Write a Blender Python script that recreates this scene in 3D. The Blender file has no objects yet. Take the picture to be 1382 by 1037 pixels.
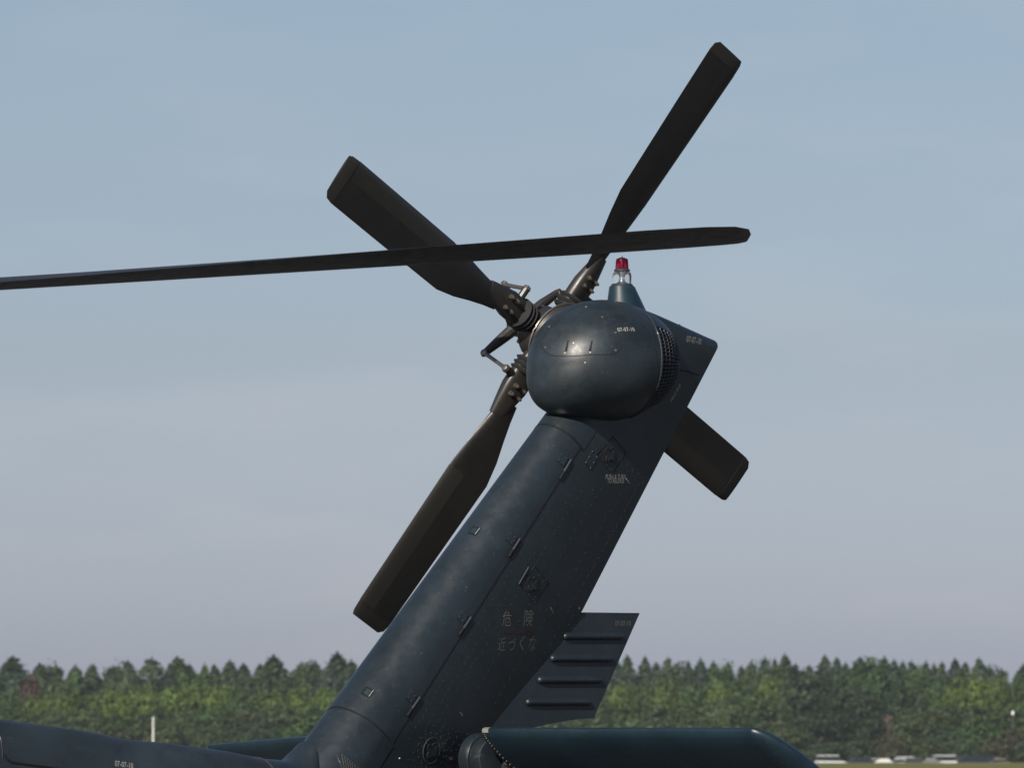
import bpy, bmesh, math, random
import numpy as np
from mathutils import Vector, Matrix
from mathutils.bvhtree import BVHTree

random.seed(7)
RNG = np.random.default_rng(7)
R = math.radians
sc = bpy.context.scene
COL = sc.collection

# ------------------------------------------------------------------ camera
FPX, HORIZON = 9621.0, 1017.0            # focal length in photo pixels, horizon row
PITCH = math.atan((HORIZON - 518.5) / FPX)
CAMZ = 1.7
cd = bpy.data.cameras.new('camera')
cam = bpy.data.objects.new('camera', cd)
COL.objects.link(cam)
cam.location = (0, 0, CAMZ)
cam.rotation_euler = (R(90) + PITCH, 0, 0)
cd.sensor_width = 36
cd.lens = FPX / 1382 * 36
cd.clip_start = 0.5
cd.clip_end = 20000
cd.dof.use_dof = True
cd.dof.focus_distance = 34.3
cd.dof.aperture_fstop = 13
sc.camera = cam

# ------------------------------------------------------------------ light
HEAD = R(40.2)                            # the nose points left and towards the camera by this angle
SUN_EL = R(31.5)
SUN_PORT = R(25)                          # sun azimuth: from the nose direction towards the port side
SUN_STRENGTH = 5.0
SKY_STRENGTH = 0.0835
EXPOSURE = 0.30
vF = Vector((-math.cos(HEAD), -math.sin(HEAD), 0))
vP = Vector((math.sin(HEAD), -math.cos(HEAD), 0))
sh = vF * math.cos(SUN_PORT) + vP * math.sin(SUN_PORT)
sdir = Vector((sh.x * math.cos(SUN_EL), sh.y * math.cos(SUN_EL), math.sin(SUN_EL)))
sl = bpy.data.lights.new('sun', 'SUN')
sl.energy = SUN_STRENGTH
sl.angle = R(0.53)
sl.color = (1.0, 0.93, 0.82)
sun = bpy.data.objects.new('sun', sl)
COL.objects.link(sun)
sun.rotation_euler = sdir.to_track_quat('Z', 'Y').to_euler()
sun.location = (-20, -20, 40)

w = bpy.data.worlds.new('World')
sc.world = w
w.use_nodes = True
nt = w.node_tree
nt.nodes.clear()
wo = nt.nodes.new('ShaderNodeOutputWorld')
bg = nt.nodes.new('ShaderNodeBackground')
sky = nt.nodes.new('ShaderNodeTexSky')
sky.sky_type = 'NISHITA'
sky.sun_disc = False
sky.sun_elevation = SUN_EL
sky.sun_rotation = math.atan2(sdir.x, sdir.y)
sky.altitude = 0
sky.air_density = 1.0
sky.dust_density = 1.0
sky.ozone_density = 1.5
bg.inputs['Strength'].default_value = SKY_STRENGTH
tint = nt.nodes.new('ShaderNodeMix'); tint.data_type = 'RGBA'; tint.blend_type = 'MULTIPLY'
tint.inputs['Factor'].default_value = 1.0
SKY_TINT = (0.86, 0.93, 1.12, 1)
tint.inputs[7].default_value = SKY_TINT
nt.links.new(sky.outputs[0], tint.inputs[6])
# thin, pale heat clouds low over the horizon
tc = nt.nodes.new('ShaderNodeTexCoord')
mp = nt.nodes.new('ShaderNodeMapping'); mp.inputs['Scale'].default_value = (18, 18, 75)
nz = nt.nodes.new('ShaderNodeTexNoise'); nz.inputs['Scale'].default_value = 1.0; nz.inputs['Detail'].default_value = 3
nt.links.new(tc.outputs['Generated'], mp.inputs[0]); nt.links.new(mp.outputs[0], nz.inputs['Vector'])
cr = nt.nodes.new('ShaderNodeMapRange'); cr.inputs[1].default_value = 0.5; cr.inputs[2].default_value = 0.8
cr.inputs[3].default_value = 0; cr.inputs[4].default_value = 0.22
nt.links.new(nz.outputs['Fac'], cr.inputs[0])
cl = nt.nodes.new('ShaderNodeMix'); cl.data_type = 'RGBA'; cl.blend_type = 'MULTIPLY'
cl.inputs[7].default_value = (1.5, 1.25, 1.15, 1)
# dusty low air: the sky's colour shifts from clear blue to mauve grey towards the horizon
sep = nt.nodes.new('ShaderNodeSeparateXYZ'); nt.links.new(tc.outputs['Generated'], sep.inputs[0])
ramp = nt.nodes.new('ShaderNodeValToRGB')
mz = nt.nodes.new('ShaderNodeMapRange'); mz.inputs[1].default_value = 0.0; mz.inputs[2].default_value = 0.12; mz.inputs[3].default_value = 0; mz.inputs[4].default_value = 1
nt.links.new(sep.outputs[2], mz.inputs[0]); nt.links.new(mz.outputs[0], ramp.inputs[0])
els = ramp.color_ramp.elements
DUST = ((0.10, (0.84, 0.84, 1.06)), (0.47, (0.75, 0.70, 0.745)), (0.86, (0.80, 0.725, 0.67)))
els[0].position, els[0].color = DUST[0][0], (*DUST[0][1], 1)
els[1].position, els[1].color = DUST[2][0], (*DUST[2][1], 1)
el = els.new(DUST[1][0]); el.color = (*DUST[1][1], 1)
dust = nt.nodes.new('ShaderNodeMix'); dust.data_type = 'RGBA'; dust.blend_type = 'MULTIPLY'; dust.inputs['Factor'].default_value = 1
nt.links.new(tint.outputs[2], dust.inputs[6]); nt.links.new(ramp.outputs[0], dust.inputs[7])
nt.links.new(cr.outputs[0], cl.inputs['Factor']); nt.links.new(dust.outputs[2], cl.inputs[6])
nt.links.new(cl.outputs[2], bg.inputs[0])
nt.links.new(bg.outputs[0], wo.inputs[0])

sc.view_settings.view_transform = 'Standard'
sc.view_settings.look = 'None'
sc.view_settings.gamma = 1
sc.view_settings.exposure = EXPOSURE
sc.view_settings.use_curve_mapping = False
sc.render.engine = 'CYCLES'
sc.cycles.use_denoising = True
sc.cycles.max_bounces = 6
sc.cycles.transparent_max_bounces = 12
sc.cycles.volume_bounces = 1

# ------------------------------------------------------------------ projection helpers (photo pixel -> place)
AFT = Vector((math.cos(HEAD), math.sin(HEAD), 0))
STB = Vector((-math.sin(HEAD), math.cos(HEAD), 0))
UP = Vector((0, 0, 1))
CAM = Vector((0, 0, CAMZ))
def ray(px, py):
    dx = (px - 691) / FPX; dz = (518.5 - py) / FPX
    return Vector((dx, math.cos(PITCH) - dz * math.sin(PITCH), math.sin(PITCH) + dz * math.cos(PITCH)))
CANT = R(20)
SHAFT = Vector((0, math.cos(CANT), math.sin(CANT)))     # tail rotor axis in the helicopter's axes (aft, starboard, up)
r0 = ray(737.1, 452.1)
HUBW = CAM + r0 * (35.0 / r0.y)
SHAFT_LEN = 0.55
GEARW = HUBW - (STB * SHAFT.y + UP * SHAFT.z) * SHAFT_LEN
ROOT = Vector((GEARW.x, GEARW.y, 0))
def to_local(p):
    d = p - ROOT
    return Vector((d.dot(AFT), d.dot(STB), d.z))
def to_world(l):
    return ROOT + AFT * l[0] + STB * l[1] + UP * l[2]
CAML = to_local(CAM)
def rayl(px, py):
    r = ray(px, py)
    return Vector((r.dot(AFT), r.dot(STB), r.z)).normalized()
def H(px, py, v):
    """point of the plane v metres to port of the centre line that shows at this pixel"""
    r = rayl(px, py)
    return CAML + r * ((-v - CAML.y) / r.y)
def ground_at(px, D):
    r = ray(px, HORIZON)
    return Vector((r.x / r.y * D, D, -0.65 if D > 1030 else 0))

# ------------------------------------------------------------------ object helpers
def link(name, me, mat=None, parent=None, kind=None, label=None, cat=None, group=None):
    o = bpy.data.objects.new(name, me)
    COL.objects.link(o)
    if mat is not None and me is not None and len(me.materials) == 0:
        me.materials.append(mat)
    if parent is not None: o.parent = parent
    if kind: o['kind'] = kind
    if label: o['label'] = label
    if cat: o['category'] = cat
    if group: o['group'] = group
    return o
def fin_mesh(me, smooth=True, angle=35):
    me.validate()
    if smooth:
        me.shade_smooth()
        me.set_sharp_from_angle(angle=R(angle))
    me.update()
    return me
def mesh_py(name, vs, fs, smooth=True, angle=35, recalc=True):
    me = bpy.data.meshes.new(name)
    me.from_pydata([tuple(v) for v in vs], [], fs)
    if recalc:
        bm = bmesh.new(); bm.from_mesh(me)
        bmesh.ops.remove_doubles(bm, verts=bm.verts, dist=1e-5)
        bmesh.ops.recalc_face_normals(bm, faces=bm.faces)
        bm.to_mesh(me); bm.free()
    return fin_mesh(me, smooth, angle)
class MB:
    """collects shapes into one mesh"""
    def __init__(s): s.v = []; s.f = []
    def add(s, vs, fs):
        n = len(s.v); s.v += [tuple(v) for v in vs]; s.f += [tuple(i + n for i in f) for f in fs]
    def loft(s, rings, closed=True, cap0=True, cap1=True):
        n = len(rings[0]); vs = [p for r in rings for p in r]; fs = []
        for i in range(len(rings) - 1):
            for j in range(n if closed else n - 1):
                k = (j + 1) % n
                fs.append((i * n + j, i * n + k, (i + 1) * n + k, (i + 1) * n + j))
        if cap0: fs.append(tuple(range(n))[::-1])
        if cap1: fs.append(tuple((len(rings) - 1) * n + j for j in range(n)))
        s.add(vs, fs)
    def box(s, c, x, y, z):
        """box with centre c and half-axis vectors x, y, z"""
        c, x, y, z = Vector(c), Vector(x), Vector(y), Vector(z)
        vs = [c + x * a + y * b + z * d for a in (-1, 1) for b in (-1, 1) for d in (-1, 1)]
        s.add(vs, [(0, 1, 3, 2), (4, 6, 7, 5), (0, 4, 5, 1), (2, 3, 7, 6), (0, 2, 6, 4), (1, 5, 7, 3)])
    def tube(s, pts, r, n=8, closed=False, cap=True):
        pts = [Vector(p) for p in pts]; rings = []
        m = len(pts)
        for i, p in enumerate(pts):
            a = pts[(i - 1) % m] if (closed or i > 0) else p
            b = pts[(i + 1) % m] if (closed or i < m - 1) else p
            t = (b - a).normalized()
            ref = Vector((0.3, 0.2, 0.93)) if abs(t.z) < .9 else Vector((1, .1, 0))
            x = t.cross(ref).normalized(); y = t.cross(x)
            rr = r[i] if isinstance(r, (list, tuple)) else r
            rings.append([p + (x * math.cos(q) + y * math.sin(q)) * rr for q in [2 * math.pi * k / n for k in range(n)]])
        if closed: rings.append(rings[0])
        s.loft(rings, True, cap and not closed, cap and not closed)
    def lathe(s, prof, o, ax, n=24):
        """prof: list of (distance along axis, radius)"""
        ax = Vector(ax).normalized(); o = Vector(o)
        ref = Vector((1, 0, 0)) if abs(ax.x) < .9 else Vector((0, 1, 0))
        x = ax.cross(ref).normalized(); y = ax.cross(x)
        s.loft([[o + ax * h + (x * math.cos(q) + y * math.sin(q)) * max(r, 1e-4) for q in [2 * math.pi * k / n for k in range(n)]] for h, r in prof])
    def dome(s, p, nrm, r, h=None, n=7):
        p, nrm = Vector(p), Vector(nrm).normalized(); h = h or r * .6
        ref = Vector((1, 0, 0)) if abs(nrm.x) < .8 else Vector((0, 0, 1))
        x = nrm.cross(ref).normalized(); y = nrm.cross(x)
        vs = []
        for rr, hh in ((r, -.001), (r * .75, h * .7)):
            vs += [p + (x * math.cos(q) + y * math.sin(q)) * rr + nrm * hh for q in [2 * math.pi * k / n for k in range(n)]]
        vs.append(p + nrm * h)
        fs = [(k, (k + 1) % n, n + (k + 1) % n, n + k) for k in range(n)] + [(n + k, n + (k + 1) % n, 2 * n) for k in range(n)]
        s.add(vs, fs)
    def mesh(s, name, smooth=True, angle=35): return mesh_py(name, s.v, s.f, smooth, angle)
    def build(s, name, mat, parent=None, smooth=True, angle=35, **k):
        return link(name, s.mesh(name, smooth, angle), mat, parent, **k)

def bvh_of(o):
    me = o.data
    return BVHTree.FromPolygons([v.co.copy() for v in me.vertices], [tuple(p.vertices) for p in me.polygons])
def hit(px, py, trees):
    d = rayl(px, py); best = None
    for t in trees:
        loc, nr, i, dist = t.ray_cast(CAML, d)
        if loc is not None and (best is None or dist < best[2]):
            if nr.dot(d) > 0: nr = -nr
            best = (loc, nr, dist)
    return best

# ------------------------------------------------------------------ materials
def mat_new(name):
    m = bpy.data.materials.new(name); m.use_nodes = True
    n = m.node_tree; b = n.nodes['Principled BSDF']
    return m, n, b
def simple(name, col, rough=.5, metal=0, spec=.5, trans=0, ior=1.45, emit=None):
    m, n, b = mat_new(name)
    b.inputs['Base Color'].default_value = (*col, 1)
    b.inputs['Roughness'].default_value = rough
    b.inputs['Metallic'].default_value = metal
    b.inputs['Specular IOR Level'].default_value = spec
    b.inputs['Transmission Weight'].default_value = trans
    b.inputs['IOR'].default_value = ior
    return m
def paint(name, col, rough=.42, var=.35, dirt=.5, dirtcol=(.008, .009, .010), scale=3.0, speck=True):
    m, n, b = mat_new(name)
    L = n.links.new
    tc = n.nodes.new('ShaderNodeTexCoord')
    def noise(s, d=4, r=.55):
        q = n.nodes.new('ShaderNodeTexNoise'); q.inputs['Scale'].default_value = s
        q.inputs['Detail'].default_value = d; q.inputs['Roughness'].default_value = r
        L(tc.outputs['Object'], q.inputs['Vector']); return q
    def rng(src, a, b_, c, d):
        q = n.nodes.new('ShaderNodeMapRange'); q.inputs[1].default_value = a; q.inputs[2].default_value = b_
        q.inputs[3].default_value = c; q.inputs[4].default_value = d; L(src, q.inputs[0]); return q.outputs[0]
    def mix(f, a, b_, mode='MIX'):
        q = n.nodes.new('ShaderNodeMix'); q.data_type = 'RGBA'; q.blend_type = mode
        if isinstance(f, float): q.inputs['Factor'].default_value = f
        else: L(f, q.inputs['Factor'])
        for i, s_ in ((6, a), (7, b_)):
            if isinstance(s_, tuple): q.inputs[i].default_value = (*s_, 1)
            else: L(s_, q.inputs[i])
        return q.outputs[2]
    n1 = noise(scale, 5, .6)
    base = mix(rng(n1.outputs['Fac'], .3, .7, 0., 1.), tuple(c * (1 - var) for c in col), tuple(c * (1 + var) for c in col))
    n2 = noise(scale * 2.3, 6, .7)
    base = mix(rng(n2.outputs['Fac'], .56, .74, 0., dirt), base, dirtcol)
    if speck:
        n3 = noise(95, 2, .5)
        base = mix(rng(n3.outputs['Fac'], .66, .74, 0., .55), base, (.075, .085, .09))
        n5 = noise(70, 2, .5)
        base = mix(rng(n5.outputs['Fac'], .66, .72, 0., .6), base, (.006, .007, .008))
    L(base, b.inputs['Base Color'])
    n4 = noise(scale * 5, 5, .65)
    L(rng(n4.outputs['Fac'], .3, .7, rough - .06, rough + .10), b.inputs['Roughness'])
    b.inputs['Specular IOR Level'].default_value = .5
    bp = n.nodes.new('ShaderNodeBump'); bp.inputs['Strength'].default_value = .12; bp.inputs['Distance'].default_value = .004
    L(noise(9, 3).outputs['Fac'], bp.inputs['Height']); L(bp.outputs[0], b.inputs['Normal'])
    return m
M = {}
M['navy'] = paint('navy_paint', (.0135, .0205, .0258), .355, .28, .40)
M['navy_pod'] = paint('navy_pod_paint', (.0150, .0225, .0280), .40, .4, .6, scale=6)
M['navy_boom'] = paint('navy_boom_paint', (.018, .027, .033), .46, .35, .9, scale=2.6)
M['teal'] = paint('teal_navy_paint', (.010, .024, .035), .36, .25, .4)
M['seam'] = simple('dark_seam', (.004, .004, .005), .8)
M['rivet'] = simple('rivet_paint', (.020, .026, .030), .42)
M['opening_shade'] = simple('painted_opening_shade', (.003, .003, .003), .9)  # near-black colour stands in for the shade behind the two grilles
M['grille'] = simple('grille_metal', (.030, .034, .038), .45)
M['rotor'] = paint('rotor_black', (.013, .012, .0115), .45, .3, .2, speck=False)
M['strip'] = simple('strip_metal', (.024, .023, .021), .38)
M['hub'] = paint('hub_dark_metal', (.022, .020, .018), .38, .4, .3, speck=False)
M['steel'] = simple('worn_steel', (.30, .26, .21), .35, .9)
M['alu'] = simple('bare_metal', (.45, .44, .40), .4, .6)
M['white_mark'] = simple('stencil_white', (.34, .34, .31), .6)
M['grey_mark'] = simple('faded_stencil', (.125, .12, .105), .7)
M['dim_mark'] = simple('worn_stencil', (.055, .056, .055), .7)
M['tan_mark'] = simple('tan_stencil', (.50, .40, .24), .6)
M['red_mark'] = simple('faded_red', (.036, .013, .010), .7)
M['brass'] = simple('screw_metal', (.20, .17, .13), .45, .7)
M['tyre'] = simple('tyre_rubber', (.015, .015, .015), .8)
M['glass_dark'] = simple('dark_glass', (.015, .02, .025), .3)

def lens_mat(name, col, alpha):
    m, n, b = mat_new(name)
    b.inputs['Base Color'].default_value = (*col, 1)
    b.inputs['Roughness'].default_value = .06
    b.inputs['Transmission Weight'].default_value = alpha
    b.inputs['IOR'].default_value = 1.2
    return m
M['red_lens'] = lens_mat('red_lens', (.50, .035, .09), .96)
M['clear_lens'] = lens_mat('clear_lens', (.93, .96, .97), .97)
M['mirror'] = simple('reflector', (.75, .76, .74), .18, 1.0)

# ------------------------------------------------------------------ ground
def ground_mat():
    m, n, b = mat_new('airfield_grass'); L = n.links.new
    tc = n.nodes.new('ShaderNodeTexCoord')
    a = n.nodes.new('ShaderNodeTexNoise'); a.inputs['Scale'].default_value = .06; a.inputs['Detail'].default_value = 8
    c = n.nodes.new('ShaderNodeTexNoise'); c.inputs['Scale'].default_value = 1.5; c.inputs['Detail'].default_value = 6
    L(tc.outputs['Object'], a.inputs['Vector']); L(tc.outputs['Object'], c.inputs['Vector'])
    r1 = n.nodes.new('ShaderNodeValToRGB')
    r1.color_ramp.elements[0].position = .35; r1.color_ramp.elements[0].color = (.080, .105, .022, 1)
    r1.color_ramp.elements[1].position = .65; r1.color_ramp.elements[1].color = (.175, .150, .045, 1)
    L(a.outputs['Fac'], r1.inputs[0])
    mx = n.nodes.new('ShaderNodeMix'); mx.data_type = 'RGBA'; mx.blend_type = 'MULTIPLY'; mx.inputs['Factor'].default_value = .6
    r2 = n.nodes.new('ShaderNodeValToRGB')
    r2.color_ramp.elements[0].color = (.5, .5, .5, 1); r2.color_ramp.elements[1].color = (1.3, 1.3, 1.2, 1)
    L(c.outputs['Fac'], r2.inputs[0]); L(r1.outputs[0], mx.inputs[6]); L(r2.outputs[0], mx.inputs[7])
    L(mx.outputs[2], b.inputs['Base Color'])
    b.inputs['Roughness'].default_value = .9; b.inputs['Specular IOR Level'].default_value = .1
    return m
gv, gf = [], []
NX = 24
ROWS = [-1000, -400, 0, 300, 600, 850, 930, 985, 1000, 1012, 1030, 1100, 1250, 1400, 1700, 2200, 3000, 4000, 5500, 7000]
LOW = -0.65                                # the car park and the wood lie a little lower, behind a grassy lip
def ground_z(y): return float(np.interp(y, [0, 850, 940, 990, 1030], [0, 0, .26, .36, LOW]))
for i in range(NX + 1):
    for y in ROWS:
        gv.append((-4000 + 8000 * i / NX, y, ground_z(y)))
for i in range(NX):
    for j in range(len(ROWS) - 1):
        a = i * len(ROWS) + j
        gf.append((a, a + len(ROWS), a + len(ROWS) + 1, a + 1))
link('ground', mesh_py('ground', gv, gf, False), ground_mat(), kind='structure')
# the paved apron the helicopter stands on, 4 mm above the grass
apron = MB(); apron.box((0, 60, .002), (140, 0, 0), (0, 150, 0), (0, 0, .002))
apm, apn, apb = mat_new('apron_concrete')
apt = apn.nodes.new('ShaderNodeTexNoise'); apt.inputs['Scale'].default_value = 40; apt.inputs['Detail'].default_value = 8
apr = apn.nodes.new('ShaderNodeValToRGB')
apr.color_ramp.elements[0].color = (.045, .045, .043, 1); apr.color_ramp.elements[1].color = (.085, .083, .078, 1)
apn.links.new(apt.outputs['Fac'], apr.inputs[0]); apn.links.new(apr.outputs[0], apb.inputs['Base Color'])
apb.inputs['Roughness'].default_value = .9
apron.build('apron_pavement', apm, smooth=False, kind='structure')

# ------------------------------------------------------------------ the helicopter
heli = bpy.data.objects.new('helicopter', None)
COL.objects.link(heli)
heli.location = ROOT; heli.rotation_euler = (0, 0, HEAD)
heli['label'] = 'dark navy helicopter tail with tall swept fin, four-bladed tail rotor and stabilator'
heli['category'] = 'helicopter'

# --- fin, in coordinates (s along the leading-edge axis, x behind it, v to port)
AXB, AXT = H(457.2, 1030.8, 0), H(765.0, 584.0, 0)
ax0 = Vector((AXB.x, AXB.z)); axv = Vector((AXT.x - AXB.x, AXT.z - AXB.z))
S_T = axv.length
e = axv.normalized(); g = Vector((e.y, -e.x))
TE1, TE0 = H(972, 460, 0), H(783, 827, 0)
TE2 = H(686, 973, 0)
te1, te0, te2 = Vector((TE1.x, TE1.z)), Vector((TE0.x, TE0.z)), Vector((TE2.x, TE2.z))
def isect(p, d, a, b):
    q = b - a; den = d.x * q.y - d.y * q.x; r = a - p
    return (r.x * q.y - r.y * q.x) / den
def te_at(s):
    A = ax0 + e * s
    p = A + g * isect(A, g, te0, te1)
    if p.y < te0.y: p = A + g * isect(A, g, te0, te2)
    return p
S_MID, S_TOP = 2.15, S_T + .80
def station(s):
    A = ax0 + e * s
    rad = .19 - .055 * s / S_T
    if s <= S_MID: T = te_at(s)
    else:
        k = (s - S_MID) / (S_TOP - S_MID)
        T = te_at(S_MID).lerp(te1, k ** .9)
        rad = rad * (1 - .25 * k)
    d = T - A; c = d.length
    return A, d.normalized(), c, rad
def flank_v(tau, rad): return .010 + (rad - .010) * (1 - min(max(tau, 0), 1) ** 1.6)
NA, NF = 12, 18
def ring(s, x_h=None, off=0.0, flare=0.0, squash=1.0, short=0.0, dip=0.0):
    A, d, c, rad = station(s)
    c -= short
    pts = []
    lim = c if x_h is None else min(max(x_h, .008), c)
    for i in range(NF, 0, -1):
        x = lim * i / NF
        pts.append((x, flank_v(x / c, rad) + off))
    for i in range(NA + 1):
        q = math.pi / 2 * (1 - i / NA)
        pts.append((-(rad + off) * math.cos(q) * (1 + flare * math.cos(q)), (rad + off) * math.sin(q)))
    full = pts + [(x, -v) for x, v in pts[:-1][::-1]]
    return [Vector((A.x + d.x * x + e.x * dip, -v * squash, A.y + d.y * x + e.y * dip)) for x, v in full]
mb = MB()
rings = [ring(-.45 + (S_TOP + .45 - .05) * i / 60) for i in range(61)]
for q in (25, 50, 70, 84, 90):
    rings.append(ring(S_TOP - .05, squash=max(math.cos(R(q)), .03), short=.05 * (1 - math.cos(R(q))), dip=.05 * math.sin(R(q))))
mb.loft(rings)
fin = mb.build('tail_fin', M['navy'], heli, angle=50)
# hinge line -> how far the drive shaft covers reach back
def sx(p):
    q = Vector((p.x, p.z)) - ax0
    return q.dot(e), q.dot(g)
sh1, xh1 = sx(H(529, 1004, .184)); sh2, xh2 = sx(H(783, 603, .137))
def x_hinge(s): return xh1 + (xh2 - xh1) * (s - sh1) / (sh2 - sh1)
def cover(name, s0, s1, flare_fn=lambda s: 0, n=14, x_fn=x_hinge, mat=None, off=.003):
    m = MB(); rs = []
    for i in range(n + 1):
        s = s0 + (s1 - s0) * i / n
        rs.append(ring(s, x_fn(s), off, flare_fn(s)))
    rs = [ring(s0, x_fn(s0), -.004, flare_fn(s0))] + [ring(s0, x_fn(s0), off - .001, flare_fn(s0))] + rs + [ring(s1, x_fn(s1), off - .001, flare_fn(s1)), ring(s1, x_fn(s1), -.004, flare_fn(s1))]
    # lips along the hinge line, so that the cover reads as a shell
    rs2 = []
    for r_ in rs:
        a, b = r_[0], r_[-1]
        rs2.append([Vector((a.x, a.y + off + .002, a.z))] + r_ + [Vector((b.x, b.y - off - .002, b.z))])
    m.loft(rs2, closed=False, cap0=False, cap1=False)
    return m.build(name, mat or M['navy'], fin, angle=50)
base_cover = cover('fin_base_fairing', -.30, sh1 - .006, x_fn=lambda s: xh1 + .02)
main_cover = cover('drive_shaft_cover', sh1 + .006, sh2 - .006, n=24)
top_cover = cover('fin_root_fairing', sh2 + .006, S_T + .32, x_fn=lambda s: x_hinge(s) + .03)

for sj, xj in ((sh1, x_hinge(sh1) + .03), (sh2, x_hinge(sh2) + .03)):
    m = MB(); m.tube(ring(sj, xj, .0005), .0042, 6); m.build('cover_joint', M['seam'], fin)
m = MB(); hl_ = []
for i in range(30):
    s_ = sh1 + (sh2 - sh1) * i / 29
    hl_.append(ring(s_, x_hinge(s_) + .004, .0005)[0])
m.tube(hl_, .0030, 6); m.build('hinge_line', M['seam'], fin)
# lower trailing-edge panel with pressed stiffeners
def HP(x, y, off=0.0):
    v = 0.0
    for _ in range(4):
        v = off + .014 - .075 * (H(x, y, v).x - (te0.x - .30))
    return H(x, y, v), v
pp = [HP(x, y) for x, y in ((774, 827), (862, 828), (800, 970), (770, 972.5), (735, 979), (650, 1000))]
m = MB()
m.loft([[Vector((p.x, -v - .008, p.z)) for p, v in pp], [Vector((p.x, -v + .008, p.z)) for p, v in pp]])
tpanel = m.build('trailing_edge_panel', M['navy'], heli, angle=30)
for x0, x1, y in ((756, 845, 859.5), (739, 831, 889.5), (722, 816, 918.5), (706, 801, 948.5)):
    m = MB()
    a, b = HP(x0 + 4, y, .012)[0], HP(x1 - 4, y, .012)[0]
    prof = []
    rh = .019
    L_ = (b - a).length
    N = 32
    rs = []
    for i in range(N + 1):
        t = .5 - .5 * math.cos(math.pi * i / N); dist = min(t, 1 - t) * L_
        k = math.sqrt(max(0, 1 - (1 - min(dist / rh, 1)) ** 2)) if dist < rh else 1
        k = max(k, .12)
        c = a.lerp(b, t)
        rs.append([Vector((c.x, c.y + .006 - .022 * math.sin(q) * k, c.z + rh * math.cos(q) * k)) for q in [math.pi * j / 8 for j in range(9)]])
    m.loft(rs, cap0=True, cap1=True)
    m.build('stiffener', M['navy'], tpanel)

# --- gearbox fairing (egg-shaped pod over the tail gearbox)
PC = H(812, 487, .05)
PA_F, PA_A, PB_P, PB_S, PW_U, PW_D = .410, .41, .345, .26, .295, .298
def spow(x, p): return math.copysign(abs(x) ** p, x)
def pod_point(eta, th, k=1.0):
    """eta -90..90 along the length (front..aft), th 0 = port, 90 = up"""
    ce = spow(math.cos(eta), .90 - .34 * max(0, -math.sin(eta)) * max(0, -math.sin(th)) ** 1.2); se = spow(math.sin(eta), .93)
    a = PA_A if eta > 0 else PA_F
    cv, sv = spow(math.cos(th), .90), spow(math.sin(th), .97)
    b = PB_P if cv > 0 else PB_S
    ww = PW_U if sv > 0 else PW_D
    taper = 1.0 - .10 * max(0, math.sin(eta))
    return Vector((PC.x + a * se * k, PC.y - b * ce * cv * k * taper, PC.z + ww * ce * sv * k * taper - .05 * max(0, -math.sin(eta)) ** 1.5))
G_E0, G_E1, G_T0, G_T1 = R(13), R(76), R(-55), R(34)
NE, NT = 60, 96
vs, fs = [], []
for i in range(NE + 1):
    for j in range(NT):
        vs.append(pod_point(R(-90) + math.pi * i / NE, 2 * math.pi * j / NT))
for i in range(NE):
    for j in range(NT):
        em = R(-90) + math.pi * (i + .5) / NE; tm = (2 * math.pi * (j + .5) / NT + math.pi) % (2 * math.pi) - math.pi
        if G_E0 < em < G_E1 and G_T0 < tm < G_T1: continue
        k = (j + 1) % NT
        fs.append((i * NT + j, i * NT + k, (i + 1) * NT + k, (i + 1) * NT + j))
pod = link('gearbox_fairing', mesh_py('gearbox_fairing', vs, fs, True, 60), M['navy_pod'], heli)
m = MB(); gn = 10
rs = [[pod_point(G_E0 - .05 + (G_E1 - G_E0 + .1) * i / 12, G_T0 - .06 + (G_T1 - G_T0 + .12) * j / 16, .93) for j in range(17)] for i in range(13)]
m.loft(rs, False, False, False); m.build('duct_interior', M['opening_shade'], pod)  # shallow recessed liner, its inner shade painted on as black
m = MB()
for i in range(13):
    et = G_E0 + (G_E1 - G_E0) * i / 12
    m.tube([pod_point(et, G_T0 - .03 + (G_T1 - G_T0 + .06) * j / 24, .990) for j in range(25)], .0027, 5)
for j in range(24):
    th = G_T0 + (G_T1 - G_T0) * j / 23
    m.tube([pod_point(G_E0 - .02 + (G_E1 - G_E0 + .04) * i / 12, th, .990) for i in range(13)], .0027, 5)
m.build('exhaust_grille', M['grille'], pod)
m = MB(); m.tube([pod_point(G_E0 - .012, R(-75) + R(125) * j / 40, 1.0) for j in range(41)], .006, 8)
m.build('grille_rim', M['navy'], pod)
podb = [bvh_of(pod)]
finb = [bvh_of(o) for o in (fin, main_cover, top_cover, base_cover)]
panb = [bvh_of(tpanel)]

def seam(pix, trees, r, parent, name='seam', mat='seam', closed=False, lift=0.0, sub=6):
    pts = []
    n = len(pix)
    for i in range(n if closed else n - 1):
        a, b = pix[i], pix[(i + 1) % n]
        for k in range(sub):
            t = k / sub
            pts.append((a[0] + (b[0] - a[0]) * t, a[1] + (b[1] - a[1]) * t))
    if not closed: pts.append(pix[-1])
    P = []
    for x, y in pts:
        h = hit(x, y, trees)
        if h: P.append(h[0] + h[1] * (lift - r * .35))
    if len(P) < 2: return None
    m = MB(); m.tube(P, r, 6, closed)
    return m.build(name, M[mat], parent)
def smooth_pix(pts, n=6, closed=True):
    """Catmull-Rom through pixels"""
    out = []; m_ = len(pts)
    for i in range(m_ if closed else m_ - 1):
        p0, p1, p2, p3 = [Vector(pts[(i + k) % m_]) if closed else Vector(pts[min(max(i + k, 0), m_ - 1)]) for k in (-1, 0, 1, 2)]
        for k in range(n):
            t = k / n
            q = .5 * ((2 * p1) + (-p0 + p2) * t + (2 * p0 - 5 * p1 + 4 * p2 - p3) * t * t + (-p0 + 3 * p1 - 3 * p2 + p3) * t ** 3)
            out.append((q.x, q.y))
    if not closed: out.append(tuple(pts[-1]))
    return out
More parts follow.
